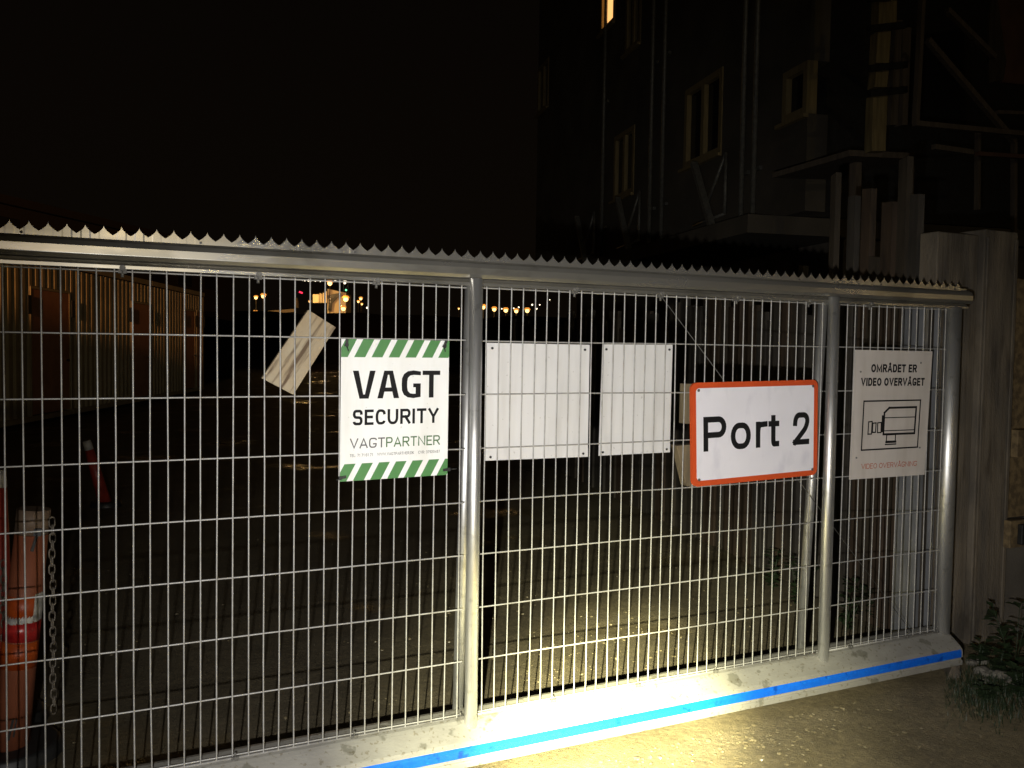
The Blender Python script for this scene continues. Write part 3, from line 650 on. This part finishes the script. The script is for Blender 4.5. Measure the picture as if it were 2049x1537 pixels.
# --- timber formwork and scaffold beside it (upper right)
M['form_timber'] = wood('form_timber', (0.27, 0.21, 0.095), (0.15, 0.115, 0.052))
M['dim_timber'] = wood('dim_timber', (0.12, 0.095, 0.068), (0.07, 0.055, 0.04))
YF = 3.3
fw = thing('column_formwork', at(1772, 500, YF), 'tall pale timber column form with dark clamps at the upper right', 'formwork')
for (xa, xb, ya, yb) in ((1762, 1798, -120, 48), (1757, 1783, 62, 126), (1754, 1779, 138, 174), (1748, 1776, 190, 302)):
    mb = MB(); mb.slab([at(xa, ya, YF), at(xb, ya, YF), at(xb - 4, yb, YF), at(xa - 4, yb, YF)], (0.03, .12, 0)); mb.build('form_board', 'form_timber', fw)
for y in (-10, 50, 130, 180):
    mb = MB(); mb.bar(at(1738, y + 8, YF - .06), at(1812, y, YF - .06), 0.05, 0.06); mb.build('clamp', 'black', fw)
mb = MB(); mb.slab([at(1788, 40, YF + .2), at(1806, 40, YF + .2), at(1796, 250, YF + .2), at(1780, 250, YF + .2)], (0, .1, 0)); mb.build('side_board', 'dim_timber', fw)
mb = MB(); mb.slab([at(1806, 55, YF + .25), at(1824, 55, YF + .25), at(1816, 250, YF + .25), at(1806, 250, YF + .25)], (0, .1, 0)); mb.build('side_board', 'dim_timber', fw)
mb = MB(); mb.slab([at(1700, 300, YF + .1), at(1830, 306, YF + .1), at(1830, 318, YF + .1), at(1700, 312, YF + .1)], (0.1, 1.2, 0)); mb.build('deck', 'dim_timber', fw)
for xa in (1712, 1818):
    mb = MB(); mb.bar(at(xa, 316, YF + .4), Vector((at(xa, 316, YF + .4).x, YF + .4, 0)), 0.09, 0.09); mb.build('post', 'dim_timber', fw)
sf = thing('scaffold', at(1950, 500, YF - .2), 'dim timber scaffold with diagonal braces and planks at the right edge', 'scaffold')
M['sheet'] = mat('rusty_ply_sheet', (0.11, 0.055, 0.036), (0.07, 0.035, 0.023), 0.8, 0, 3, 0.2)
def brace(a, b, wpx, m, nm, dy=0.0):
    mb = MB(); mb.bar(at(*a, YF - .2 + dy), at(*b, YF - .2 + dy), wpx / 250.0, 0.05, up=(0, 1, 0)); mb.build(nm, m, sf)
brace((1856, 80), (2030, 284), 14, 'dim_timber', 'diagonal_brace'); brace((1895, 20), (1990, 115), 13, 'dim_timber', 'diagonal_brace', .07); brace((1848, -60), (1832, 248), 12, 'dim_timber', 'standard', -.1)
brace((1830, 247), (2110, 274), 12, 'dim_timber', 'ledger', -.16); brace((1868, 294), (1944, 305), 12, 'dim_timber', 'plank', -.1); brace((1955, 308), (2110, 318), 10, 'sheet', 'plank', -.1); brace((1995, 225), (2110, 229), 9, 'dim_timber', 'plank')
brace((1957, 262), (1955, 420), 9, 'dim_timber', 'standard', .1); brace((2029, 284), (2027, 1000), 11, 'dim_timber', 'standard', .1)
mb = MB(); mb.slab([at(1992, -40, YF), at(2110, -40, YF), at(2110, 175, YF), at(2006, 165, YF), at(1996, 118, YF)], (0, .03, 0)); mb.build('ply_sheet', 'sheet', sf)
mb = MB(); mb.slab([at(1984, -40, YF - .03), at(1991, -40, YF - .03), at(2014, 122, YF - .03), at(2008, 160, YF - .03), at(1980, 165, YF - .03), at(1978, 90, YF - .03)], (0, .02, 0)); mb.build('torn_edge', 'timber', sf)

# ================================================================== site cabins on the left
A20 = R(20.0); D20 = Vector((math.sin(A20), math.cos(A20), 0)); N20 = Vector((math.cos(A20), -math.sin(A20), 0)); LC = -7.5
def P20(s, lat, z): return C0 + D20 * s + N20 * lat + Vector((0, 0, z))
def s20(px, py=600, lat=LC):
    d = ray(px, py); t = lat / d.dot(N20); q = CAM + d * t; return (q - C0).dot(D20), q.z
def box20(mb, s0, s1, l0, l1, z0, z1):
    mb.hexa([P20(s0, l0, z0), P20(s1, l0, z0), P20(s1, l1, z0), P20(s0, l1, z0)], [P20(s0, l0, z1), P20(s1, l0, z1), P20(s1, l1, z1), P20(s0, l1, z1)])
M['cab'] = mat('painted_corrugated_steel', (0.62, 0.52, 0.31), (0.50, 0.42, 0.25), 0.5, 0.05, 2.5, 0.05, 40)
M['cabdoor'] = mat('rusty_orange_door', (0.70, 0.34, 0.19), (0.58, 0.26, 0.14), 0.55, 0.1, 3, 0.1, 40)
ZC0, ZC1 = 0.16, 3.16
sE = s20(408)[0]; sA = s20(143)[0]; sB = s20(303)[0]
def cabin(s0, s1, doors, label):
    c = thing('site_cabin', P20((s0 + s1) / 2, LC - 1.2, 0), label, 'cabin', 'site cabins in a row')
    mb = MB(); prev = None; s = s0; pts = []; k = 0
    while s < s1:
        for ds, dl in ((0, 0), (.07, 0), (.105, -.04), (.19, -.04), (.225, 0)):
            if s + ds < s1: pts.append((s + ds, dl))
        s += .26
    pts.append((s1, 0))
    dd = [(s20(a)[0], s20(b)[0]) for a, b in doors]
    for (a, la), (b, lb) in zip(pts[:-1], pts[1:]):
        segs = [(ZC0, ZC1 - .14)]
        mid = (a + b) / 2
        if any(x < mid < y for x, y in dd): segs = [(2.58, ZC1 - .14)]
        for z0, z1 in segs: mb.poly([P20(a, LC + la, z0), P20(b, LC + lb, z0), P20(b, LC + lb, z1), P20(a, LC + la, z1)])
    mb.build('corrugated_wall', 'cab', c)
    mb = MB(); box20(mb, s0, s1, LC - 2.4, LC - .12, ZC0, ZC1 - .02); mb.build('body', 'cab', c)
    mb = MB(); box20(mb, s0, s1, LC - 2.42, LC + .02, ZC1 - .12, ZC1); mb.build('roof_edge', 'cab', c)
    mb = MB(); box20(mb, s0, s1, LC - .12, LC + .015, ZC0 - .1, ZC0 - .002); mb.build('base_rail', 'cab', c)
    for a, b in dd:
        mb = MB(); box20(mb, a + .04, b - .04, LC - .06, LC + .006, ZC0 + .02, 2.52); d = mb.build('door', 'cabdoor', c)
        mb = MB(); box20(mb, b - .16, b - .1, LC + .008, LC + .04, 1.15, 1.2); mb.build('handle', 'black', d)
        mb = MB(); box20(mb, a, a + .04, LC - .11, LC + .012, ZC0, 2.57); box20(mb, b - .04, b, LC - .11, LC + .012, ZC0, 2.57); box20(mb, a + .04, b - .04, LC - .11, LC + .012, 2.525, 2.57); mb.build('door_frame', 'cab', c)
        for q in (a - .16, b + .02):
            mb = MB(); box20(mb, q, q + .14, LC + .022, LC + .042, 2.05, 2.40); mb.build('lamp_housing', 'black', c, 0.01)
    for q in (s0 + .3, (s0 + s1) / 2, s1 - .3):
        mb = MB(); box20(mb, q - .1, q + .1, LC - 2.3, LC - .13, 0, ZC0 - .105); mb.build('sleeper', 'timber', c)
cabin(s20(-160)[0], sA - .02, [(60, 139)], 'nearest cream corrugated site cabin with an orange door, at the left edge')
cabin(sA + .02, sB - .02, [(262, 299)], 'middle corrugated site cabin of the row, orange door near its far end')
cabin(sB + .02, sE, [(370, 390), (393, 405)], 'farthest corrugated site cabin of the row with two narrow doors')
spot('cabin_glow_spot', P20(-25, LC + 2.8, 6.0), P20(18, LC + .3, 6.8), 33000, 14, 0.3, (1.0, 0.44, 0.15), 0.12)  # unseen sodium spot, cone shaped so the glow fades down the cabin walls

# low building behind the cabins
M['plaster'] = mat('brown_plaster', (0.011, 0.008, 0.005), (0.008, 0.006, 0.004), 0.9, 0, 1, 0.1)
def along(px, dist, z=0.0):
    d = ray(px, 690); d.z = 0; d.normalize(); return C0 + d * dist + Vector((0, 0, z))
a = along(-160, 27); b = along(470, 41); bd = (b - a).normalized(); bn = Vector((-bd.y, bd.x, 0))
lb = thing('low_building', (a + b) / 2, 'dim brown plastered building with small dark windows behind the site cabins', 'building')
H_ = 5.5; L_ = (b - a).length
mb = MB(); mb.hexa([a, b, b + bn * 8, a + bn * 8], [p + Vector((0, 0, H_)) for p in (a, b, b + bn * 8, a + bn * 8)]); mb.build('wall', 'plaster', lb)
mb = MB(); mb.hexa([p + Vector((0, 0, H_ + .003)) for p in (a - bn * .2, b - bn * .2, b + bn * 8, a + bn * 8)], [p + Vector((0, 0, H_ + .25)) for p in (a - bn * .2, b - bn * .2, b + bn * 8, a + bn * 8)]); mb.build('roof', 'plaster', lb)
for t in (.15, .36, .48, .60, .72, .84):
    for z0 in (1.6, 3.85):
        p = a + bd * (t * L_) - bn * .02; mb = MB(); mb.slab([p + Vector((0, 0, z0)), p + bd * 1.0 + Vector((0, 0, z0)), p + bd * 1.0 + Vector((0, 0, z0 + 1.3)), p + Vector((0, 0, z0 + 1.3))], bn * .03); mb.build('window', 'glass', lb)

# ================================================================== barrier posts, cones, chain on the left
M['orange'] = mat('faded_orange_plastic', (0.25, 0.080, 0.038), (0.20, 0.06, 0.028), 0.5, 0, 6, 0.1, 60)
M['redband'] = mat('red_reflective_band', (0.42, 0.025, 0.022), (0.26, 0.012, 0.012), 0.3, 0, 30)
M['oband'] = mat('bright_orange_band', (0.38, 0.065, 0.008), (0.30, 0.045, 0.006), 0.45, 0, 20)
M['dirtywhite'] = mat('dirty_white_plastic', (0.17, 0.115, 0.075), (0.11, 0.075, 0.05), 0.6, 0, 9)
M['silver'] = mat('torn_reflective_foil', (0.55, 0.54, 0.50), (0.30, 0.29, 0.27), 0.35, 0.2, 40)
M['redplastic'] = mat('dark_red_plastic', (0.30, 0.035, 0.02), (0.23, 0.025, 0.015), 0.5, 0, 6)
YB = 0.74
bt = at(68, 1018, YB); bb = at(18, 1512, YB); bb.z = 0.01
bol = thing('marker_post', (bb.x, bb.y, 0), 'fat leaning orange marker post with red band and torn foil behind the gate', 'post')
ax = bt - bb
def ring(t): return bb + ax * t
def rad(t): return 0.066 - 0.010 * t
def seg(t0, t1, m, nm, grow=0.0, n=28):
    mb = MB(); mb.tube(ring(t0), ring(t1), rad(t0) + grow, n, rad(t1) + grow); return mb.build(nm, m, bol)
seg(0, .90, 'orange', 'body'); M['tip'] = mat('white_reflective_tip', (0.48, 0.45, 0.39), (0.38, 0.35, 0.30), 0.5, 0, 20)
seg(.902, 1.0, 'dirtywhite', 'cap', 0.0012)
seg(.555, .655, 'oband', 'orange_band', .0012); seg(.365, .47, 'oband', 'orange_band', .0012); seg(.475, .55, 'redband', 'red_band', .002)
mb = MB(); dv = (CAM - ring(.6)); dv.z = 0; dv.normalize(); sd_ = Vector((-dv.y, dv.x, 0))
def onpost(t, ang, g=.003): return ring(t) + (dv * math.cos(R(ang)) + sd_ * math.sin(R(ang))) * (rad(t) + g)
for a0 in range(10, 80, 10): mb.slab([onpost(.585 if a0 < 30 else .56, a0), onpost(.57, a0 + 10), onpost(.665, a0 + 10), onpost(.66, a0)], -dv * .001) if a0 >= 30 else None
for a0 in range(-60, 80, 10): mb.slab([onpost(.548 + .008 * random.random(), a0), onpost(.548, a0 + 10), onpost(.575 + .01 * random.random(), a0 + 10), onpost(.57, a0)], -dv * .001)
mb.build('torn_foil', 'silver', bol)
mb = MB(); mb.bar(onpost(.90, 18, .002), onpost(.93, 18, .002), .025, .02); mb.bar(onpost(.90, 16, .002), onpost(.84, 5, .002), .008, .01); mb.build('hook', 'black', bol)
mb = MB(); mb.bar(onpost(.17, 10, .001), onpost(.10, 6, .001), .006, .008); mb.bar(onpost(.17, 0, .001), onpost(.09, -8, .001), .006, .008); mb.build('scratch_slot', 'black', bol)
mb = MB(); mb.tube((bb.x, bb.y + .02, -.005), (bb.x, bb.y + .02, .05), .19, 24, .17); mb.build('foot', 'black', bol, .01)
# chain hung from its top
M['chain'] = mat('dirty_white_chain', (0.19, 0.165, 0.13), (0.10, 0.085, 0.065), 0.5, 0, 30)
def chain(x, y, z1, z0, label):
    mb = MB(); z = z1; k = 0; Lk = 0.030
    while z > z0:
        hw = 0.0105; r = 0.0032; sx, sy = (1, .35) if k % 2 == 0 else (.35, -1)
        dr = Vector((sx, sy, 0)).normalized(); loop = []
        for i in range(12):
            a = 2 * math.pi * i / 12; ee = math.cos(a); ff = math.sin(a)
            loop.append(Vector((x + 0.002 * math.sin(k * .9), y, z)) + dr * hw * ee * (1 if abs(ff) < .8 else 1) + Vector((0, 0, ff * 0.0135 + (0.006 if ff > .2 else -.006 if ff < -.2 else 0))))
        for i in range(12): mb.tube(loop[i], loop[(i + 1) % 12], r, 5, caps=False)
        z -= Lk; k += 1
    return tag(mb.build('chain', 'chain'), label, 'chain', 'chains hanging on the marker posts')
ct = at(104, 1045, YB - .02); chain(ct.x, ct.y, ct.z, at(92, 1425, YB - .02).z, 'long pale chain hanging beside the fat orange marker post')
c2 = at(6, 1130, YB + .3); chain(c2.x, c2.y, c2.z, c2.z - .35, 'short chain hanging on the dark red post at the left edge')
# dark red leaning post with white tip (left edge)
def slim(top, bot, r0, r1, cap_t, label, grp):
    t = thing('traffic_post', (bot.x, bot.y, 0), label, 'post', grp); ax_ = top - bot
    mb = MB(); mb.tube(bot, bot + ax_ * cap_t, r0, 20, r0 + (r1 - r0) * cap_t); mb.build('body', 'redplastic', t)
    mb = MB(); mb.tube(bot + ax_ * (cap_t + .002), top, r0 + (r1 - r0) * cap_t + .001, 20, r1); mb.build('white_tip', 'tip', t)
    mb = MB(); mb.tube((bot.x, bot.y, -.005), (bot.x, bot.y, .045), r0 * 2.4, 20, r0 * 2.1); mb.build('foot', 'black', t, .008)
yr = 1.1
top = at(2, 940, yr); bot = at(-12, 1380, yr); bot.z = 0.0
slim(top, bot, .085, .018, .93, 'dark red traffic post with a white tip at the left edge behind the gate', 'red traffic posts')
q = atz(212, 1012); top = at(173, 882, q.y)
slim(top, Vector((q.x, q.y, 0)), .062, .036, .86, 'slim leaning red traffic post with a white tip, farther back in the yard', 'red traffic posts')

# ================================================================== far lights across the yard
M['bulb'] = emit('sodium_bulb', (1.0, 0.60, 0.20), 3.2)
M['halo'] = emit('painted_amber_halo', (1.0, 0.38, 0.06), 0.8)  # emissive amber standing in for the glare around each far lamp
M['whitebulb'] = emit('white_bulb', (1.0, 0.85, 0.6), 3.0)
M['red_led'] = emit('red_lamp', (1.0, 0.03, 0.08), 2.2)
M['green_led'] = emit('green_lamp', (0.25, 1.0, 0.5), 1.6)
M['pole'] = mat('lamp_pole', (0.12, 0.11, 0.10), None, 0.6, 0.5)
def far(px, py, dist):
    d = ray(px, py).normalized(); return CAM + d * dist
lamps = [(512, 596, 120, 1.0, 'left one of the close pair of street lamps above the wooden board'), (527, 593, 120, 1.3, 'right one of the close pair of street lamps above the wooden board'), (511, 626, 125, 1.1, 'lower amber lamp under the close pair at far left'), (660, 567, 110, 1.5, 'highest street lamp, over the lit white building'),
         (692, 599, 115, 1.6, 'big street lamp on the right edge of the lit white building'), (687, 618, 110, 1.4, 'low street lamp at the foot of the lit white building'), (620, 604, 140, .7, 'small lamp left of the lit white building'), (722, 598, 150, .9, 'upper one of a small cluster of lamps right of the white building'), (717, 604, 150, .7, 'middle one of a small cluster of lamps right of the white building'), (724, 609, 150, .6, 'lowest one of a small cluster of lamps right of the white building'),
         (967, 615, 130, 1.35, 'first street lamp of the row right of the middle upright'), (989, 619.5, 132, 1.3, 'second street lamp of the row right of the middle upright'), (1012, 621.5, 134, 1.35, 'third street lamp of the row right of the middle upright'), (1033, 623, 136, 1.25, 'fourth street lamp of the row right of the middle upright'), (1055, 622, 138, 1.4, 'fifth and last street lamp of the row right of the middle upright'),
         (918, 618, 150, .5, 'faint lamp left of the middle upright'), (546, 634, 120, .5, 'tiny low lamp near the ground at far left')]
for px, py, dist, k, lab in lamps:
    p = far(px, py, dist); t = thing('street_lamp', (p.x, p.y, 0), 'distant lit amber ' + lab, 'street lamp', 'distant lit street lamps')
    r = 0.105 * k * dist / 120 * 2.0
    mb = MB(); mb.tube((p.x, p.y, 0), (p.x, p.y, p.z - r), 0.08, 8, .05); mb.build('pole', 'pole', t)
    mb = MB(); mb.ball(p, r * 1.0, 2); mb.build('bulb', 'bulb', t)
    mb = MB(); bm = mb.bm; n = 20; v = (CAM - p).normalized()
    mb.tube((p.x, p.y, p.z + r * .6), (p.x, p.y, p.z + r * 1.5), r * 1.6, 14, r * .9); mb.build('halo_glow', 'halo', t)  # glowing collar added over the bulb as its halo, not a lamp part
# lit white building and scaffold tower
M['litwall'] = mat('pale_render', (0.55, 0.46, 0.36), (0.48, 0.40, 0.30), 0.9, 0, .3)
pa = far(655, 622, 120); pb2 = far(692, 622, 120); zt = far(660, 578, 120).z; zt2 = far(690, 586, 120).z
wb = thing('lit_building', (pa + pb2) / 2 * 1.0, 'pale building lit by amber street lamps far across the yard', 'building')
fwd = Vector((.35, .93, 0)).normalized()
mb = MB(); pa.z = pb2.z = 0; mb.hexa([pa, pb2, pb2 + fwd * 6, pa + fwd * 6], [pa + Vector((0, 0, zt)), pb2 + Vector((0, 0, zt2)), pb2 + fwd * 6 + Vector((0, 0, zt2)), pa + fwd * 6 + Vector((0, 0, zt))]); mb.build('wall', 'litwall', wb)
mb = MB(); q0 = far(656, 595, 119.4); q1 = far(682, 590, 119.4); mb.bar(q0, q1, .5, .3, up=(0, 1, 0)); mb.bar(far(660, 622, 119.4), far(663, 596, 119.4), .45, .3, up=(0, 1, 0)); mb.bar(far(662, 606, 119.4), far(674, 593, 119.4), .4, .3, up=(0, 1, 0)); mb.build('gantry', 'black', wb)
sb = thing('lit_annex', far(638, 622, 118), 'bright yellow lit annex with upright battens left of the pale building', 'building')
for i, (xa, xb, ya) in enumerate(((626, 638, 589), (639.5, 641.5, 587), (643, 644.5, 588), (646, 648, 586), (650, 653.5, 583))):
    mb = MB(); mb.slab([far(xa, ya, 118), far(xb, ya, 118), far(xb, 606, 118), far(xa, 606, 118)], fwd * .6); mb.build('wall' if i == 0 else 'batten', 'litwall', sb)
pt2 = [far(591, 596, 140), far(594, 596, 140), far(596, 616, 140), far(592, 616, 140)]
mb = MB(); mb.slab(pt2, fwd); tag(mb.build('lit_wall_stub', 'litwall'), 'narrow lit wall end left of the bright annex', 'wall')
pl = [far(536, 622, 135), far(590, 618, 135), far(590, 624, 135), far(536, 628, 135)]
mb = MB(); mb.slab(pl, fwd); tag(mb.build('low_wall', 'litwall'), 'long low wall faintly lit between the far left lamps and the annex', 'wall')
point('annex_lamp_light', far(630, 600, 114), 1300, (1.0, 0.60, 0.17), .3)
point('building_lamp_light', far(672, 596, 112), 1100, (1.0, 0.55, 0.24), .3)
point('wall_lamp_light', far(560, 612, 129), 250, (1.0, 0.55, 0.2), .3)
point('row_lamp_light', far(1012, 615, 126), 700, (1.0, 0.55, 0.18), .3)
# far crane lamps, red and green lights
cr = thing('tower_crane', (far(692, 600, 170) * 1.0).to_3d() * 1.0, 'slim far crane mast with small lamps and a green light', 'crane'); 
mp_ = far(692, 560, 170)
mb = MB()
for dx in (-.45, .45): mb.bar((mp_.x + dx, mp_.y, 0), (mp_.x + dx, mp_.y, mp_.z + 6), .12)
for i in range(14): z = i * 1.3 + 4; mb.bar((mp_.x - .45, mp_.y, z), (mp_.x + .45, mp_.y, z + 1.3), .09)
mb.build('mast', 'pole', cr)
for px, py, k, m in ((692.5, 580.5, .20, 'green_led'), (690.5, 562, .28, 'whitebulb'), (671, 561, .18, 'whitebulb'), (683.5, 559.5, .12, 'whitebulb'), (690, 566, .25, 'whitebulb')):
    mb = MB(); mb.ball(far(px, py, 169), k, 2); mb.build('lamp', m, cr)
mb = MB(); mb.bar(far(598.5, 584, 150), far(605.5, 586.5, 150), .22, .3, up=(0, 1, 0)); tag(mb.build('neon_sign', 'red_led'), 'small red glowing light bar in the far distance', 'light')
first = None
for px, py, k in ((605, 561, .10), (610, 561.5, .14), (617, 561, .22), (621, 561.5, .22), (631, 562, .16), (634, 561.5, .10), (641, 563, .12), (735, 616, .2), (1065, 610, .16), (1080, 610, .12), (1074, 618, .13), (1100, 600, .1), (1225, 615, .16), (1038, 615, .14), (1028, 617, .12), (1004, 618, .12), (545, 640, .1)):
    p = far(px, py, 165)
    if first is None:
        mb = MB(); mb.ball(p, 1.0, 2); first = mb.build('distant_light', 'whitebulb'); c = first; bm0 = first.data; base = first.location.copy(); pz = p
        for v in bm0.vertices: v.co += base - p
        first.location = p; tag(first, 'tiny distant lights scattered along the dark horizon', 'light', 'tiny distant lights')
    else:
        c = first.copy(); COL.objects.link(c); c.location = p
    c.scale = (k, k, k)
# hedge of dark ground / mound in the distance closing the yard
mb = MB()
M['soil'] = mat('dark_soil', (0.022, 0.017, 0.012), (0.014, 0.011, 0.008), 0.95, 0, .8, .4, 5)
bm = mb.bm; rows = []
for i in range(41):
    px = -300 + i * 60; row = []
    for j, (dd_, hh) in enumerate(((78, 0), (84, 3.0), (90, 4.9), (96, 4.7), (104, 0))):
        p = along(px, dd_); z = hh * (0.97 + .12 * noise.noise(Vector((px * .012, j * .4, 1)))) if hh else -.02
        row.append(bm.verts.new((p.x, p.y, z)))
    rows.append(row)
for a_, b_ in zip(rows[:-1], rows[1:]):
    for j in range(4): f = bm.faces.new((a_[j], b_[j], b_[j + 1], a_[j + 1])); f.smooth = True
o = mb.build('terrain_bank', 'soil'); o['kind'] = 'structure'

# ================================================================== weeds, grass and rubble at the foot of the pillar
M['leaf'] = mat('weed_leaf', (0.024, 0.042, 0.016), (0.016, 0.028, 0.011), 0.5, 0, 40)
def weed(pos, h, n, lw, label, name='weed'):
    t = thing(name, pos, label, 'weed', 'weeds by the pillar and plank wall'); pos = Vector(pos)
    mb = MB(); tips = []
    for k in range(max(1, n // 12)):
        d = Vector((random.uniform(-.35, .35), random.uniform(-.3, .3), 1)).normalized(); mb.tube(pos, pos + d * h, .003, 5, .0012); tips.append(d)
    mb.build('stem', 'leaf', t)
    mb = MB()
    for i in range(n):
        d = random.choice(tips); c = pos + d * h * random.uniform(.12, 1.0); a = random.uniform(0, 6.28)
        o = Vector((math.cos(a), math.sin(a), random.uniform(-.25, .5))).normalized(); sd = o.cross(Vector((0, 0, 1))).normalized() * lw * random.uniform(.25, .42)
        L = lw * random.uniform(.7, 1.3); mid = c + o * L * .5 + Vector((0, 0, .006)); mb.poly([c, mid + sd, c + o * L, mid - sd])
    mb.build('leaves', 'leaf', t)
for px, py, h, n, lw, lab in ((2030, 1345, .34, 46, .07, 'tallest leafy weed against the grey board right of the pillar'), (1960, 1330, .12, 40, .055, 'low weed at the foot of the concrete pillar'), (1998, 1352, .14, 46, .06, 'broad low weed between the pillar and the tallest weed'),
                              (2044, 1395, .13, 50, .06, 'low weed at the right edge beside the rubble'), (1975, 1400, .07, 40, .045, 'small weed growing among the rubble')):
    weed(atz(px, py), h, n, lw, lab)
for px, py, h in ((1690, 1270, .30), (1600, 1215, .35), (1760, 1250, .22), (1660, 1180, .5), (1545, 1190, .3)):
    weed(atz(px, py), h, 46, .06, {1690: 'weed behind the second upright at the foot of the plank wall', 1600: 'weed behind the rear upright under the orange bordered sign', 1760: 'weed in front of the leaning plywood offcut', 1660: 'tall thin weed on the plank wall behind the second upright', 1545: 'weed at the far end of the plank wall under the orange bordered sign'}[px])
mb = MB()
for i in range(2600):
    px = random.gauss(1985, 60); py = random.gauss(1388, 30)
    if px < 1890 or py < 1325: continue
    p = atz(px, py); 
    if p.y > 0.1 or p.x > 3.6: continue
    a = random.uniform(0, 6.28); L = random.uniform(.015, .05); dr = Vector((math.cos(a) * .5, math.sin(a) * .5, 1)).normalized(); sd = Vector((-math.sin(a), math.cos(a), 0)) * .002
    mb.poly([p - sd, p + sd, p + dr * L])
o = mb.build('grass', 'leaf'); o['kind'] = 'stuff'; tag(o, 'short sparse grass on the dirt below the pillar', 'grass')
M['rub'] = mat('broken_concrete', (0.19, 0.175, 0.145), (0.11, 0.10, 0.08), 0.9, 0, 12, .5, 50)
for i, (px, py, r, lab) in enumerate(((1945, 1329, .022, 'small flat rubble piece nearest the beam end'), (1968, 1326, .026, 'flat rubble piece at the foot of the pillar'), (1964, 1346, .030, 'pale rubble lump below the pillar'), (1980, 1352, .028, 'rubble lump in the middle of the scatter'), (2005, 1356, .040, 'largest pale rubble lump of the scatter'), (2030, 1372, .030, 'rubble lump at the right of the scatter'), (2043, 1380, .026, 'rubble lump at the right edge'), (1972, 1366, .018, 'smallest rubble lump below the others'))):
    mb = MB(); p = atz(px, py); mb.ball((p.x, p.y, r * .3), r, 2, (1.4, 1.0, .7), .45); tag(mb.build('rubble', 'rub'), 'broken concrete: ' + lab, 'rubble', 'rubble by the pillar')
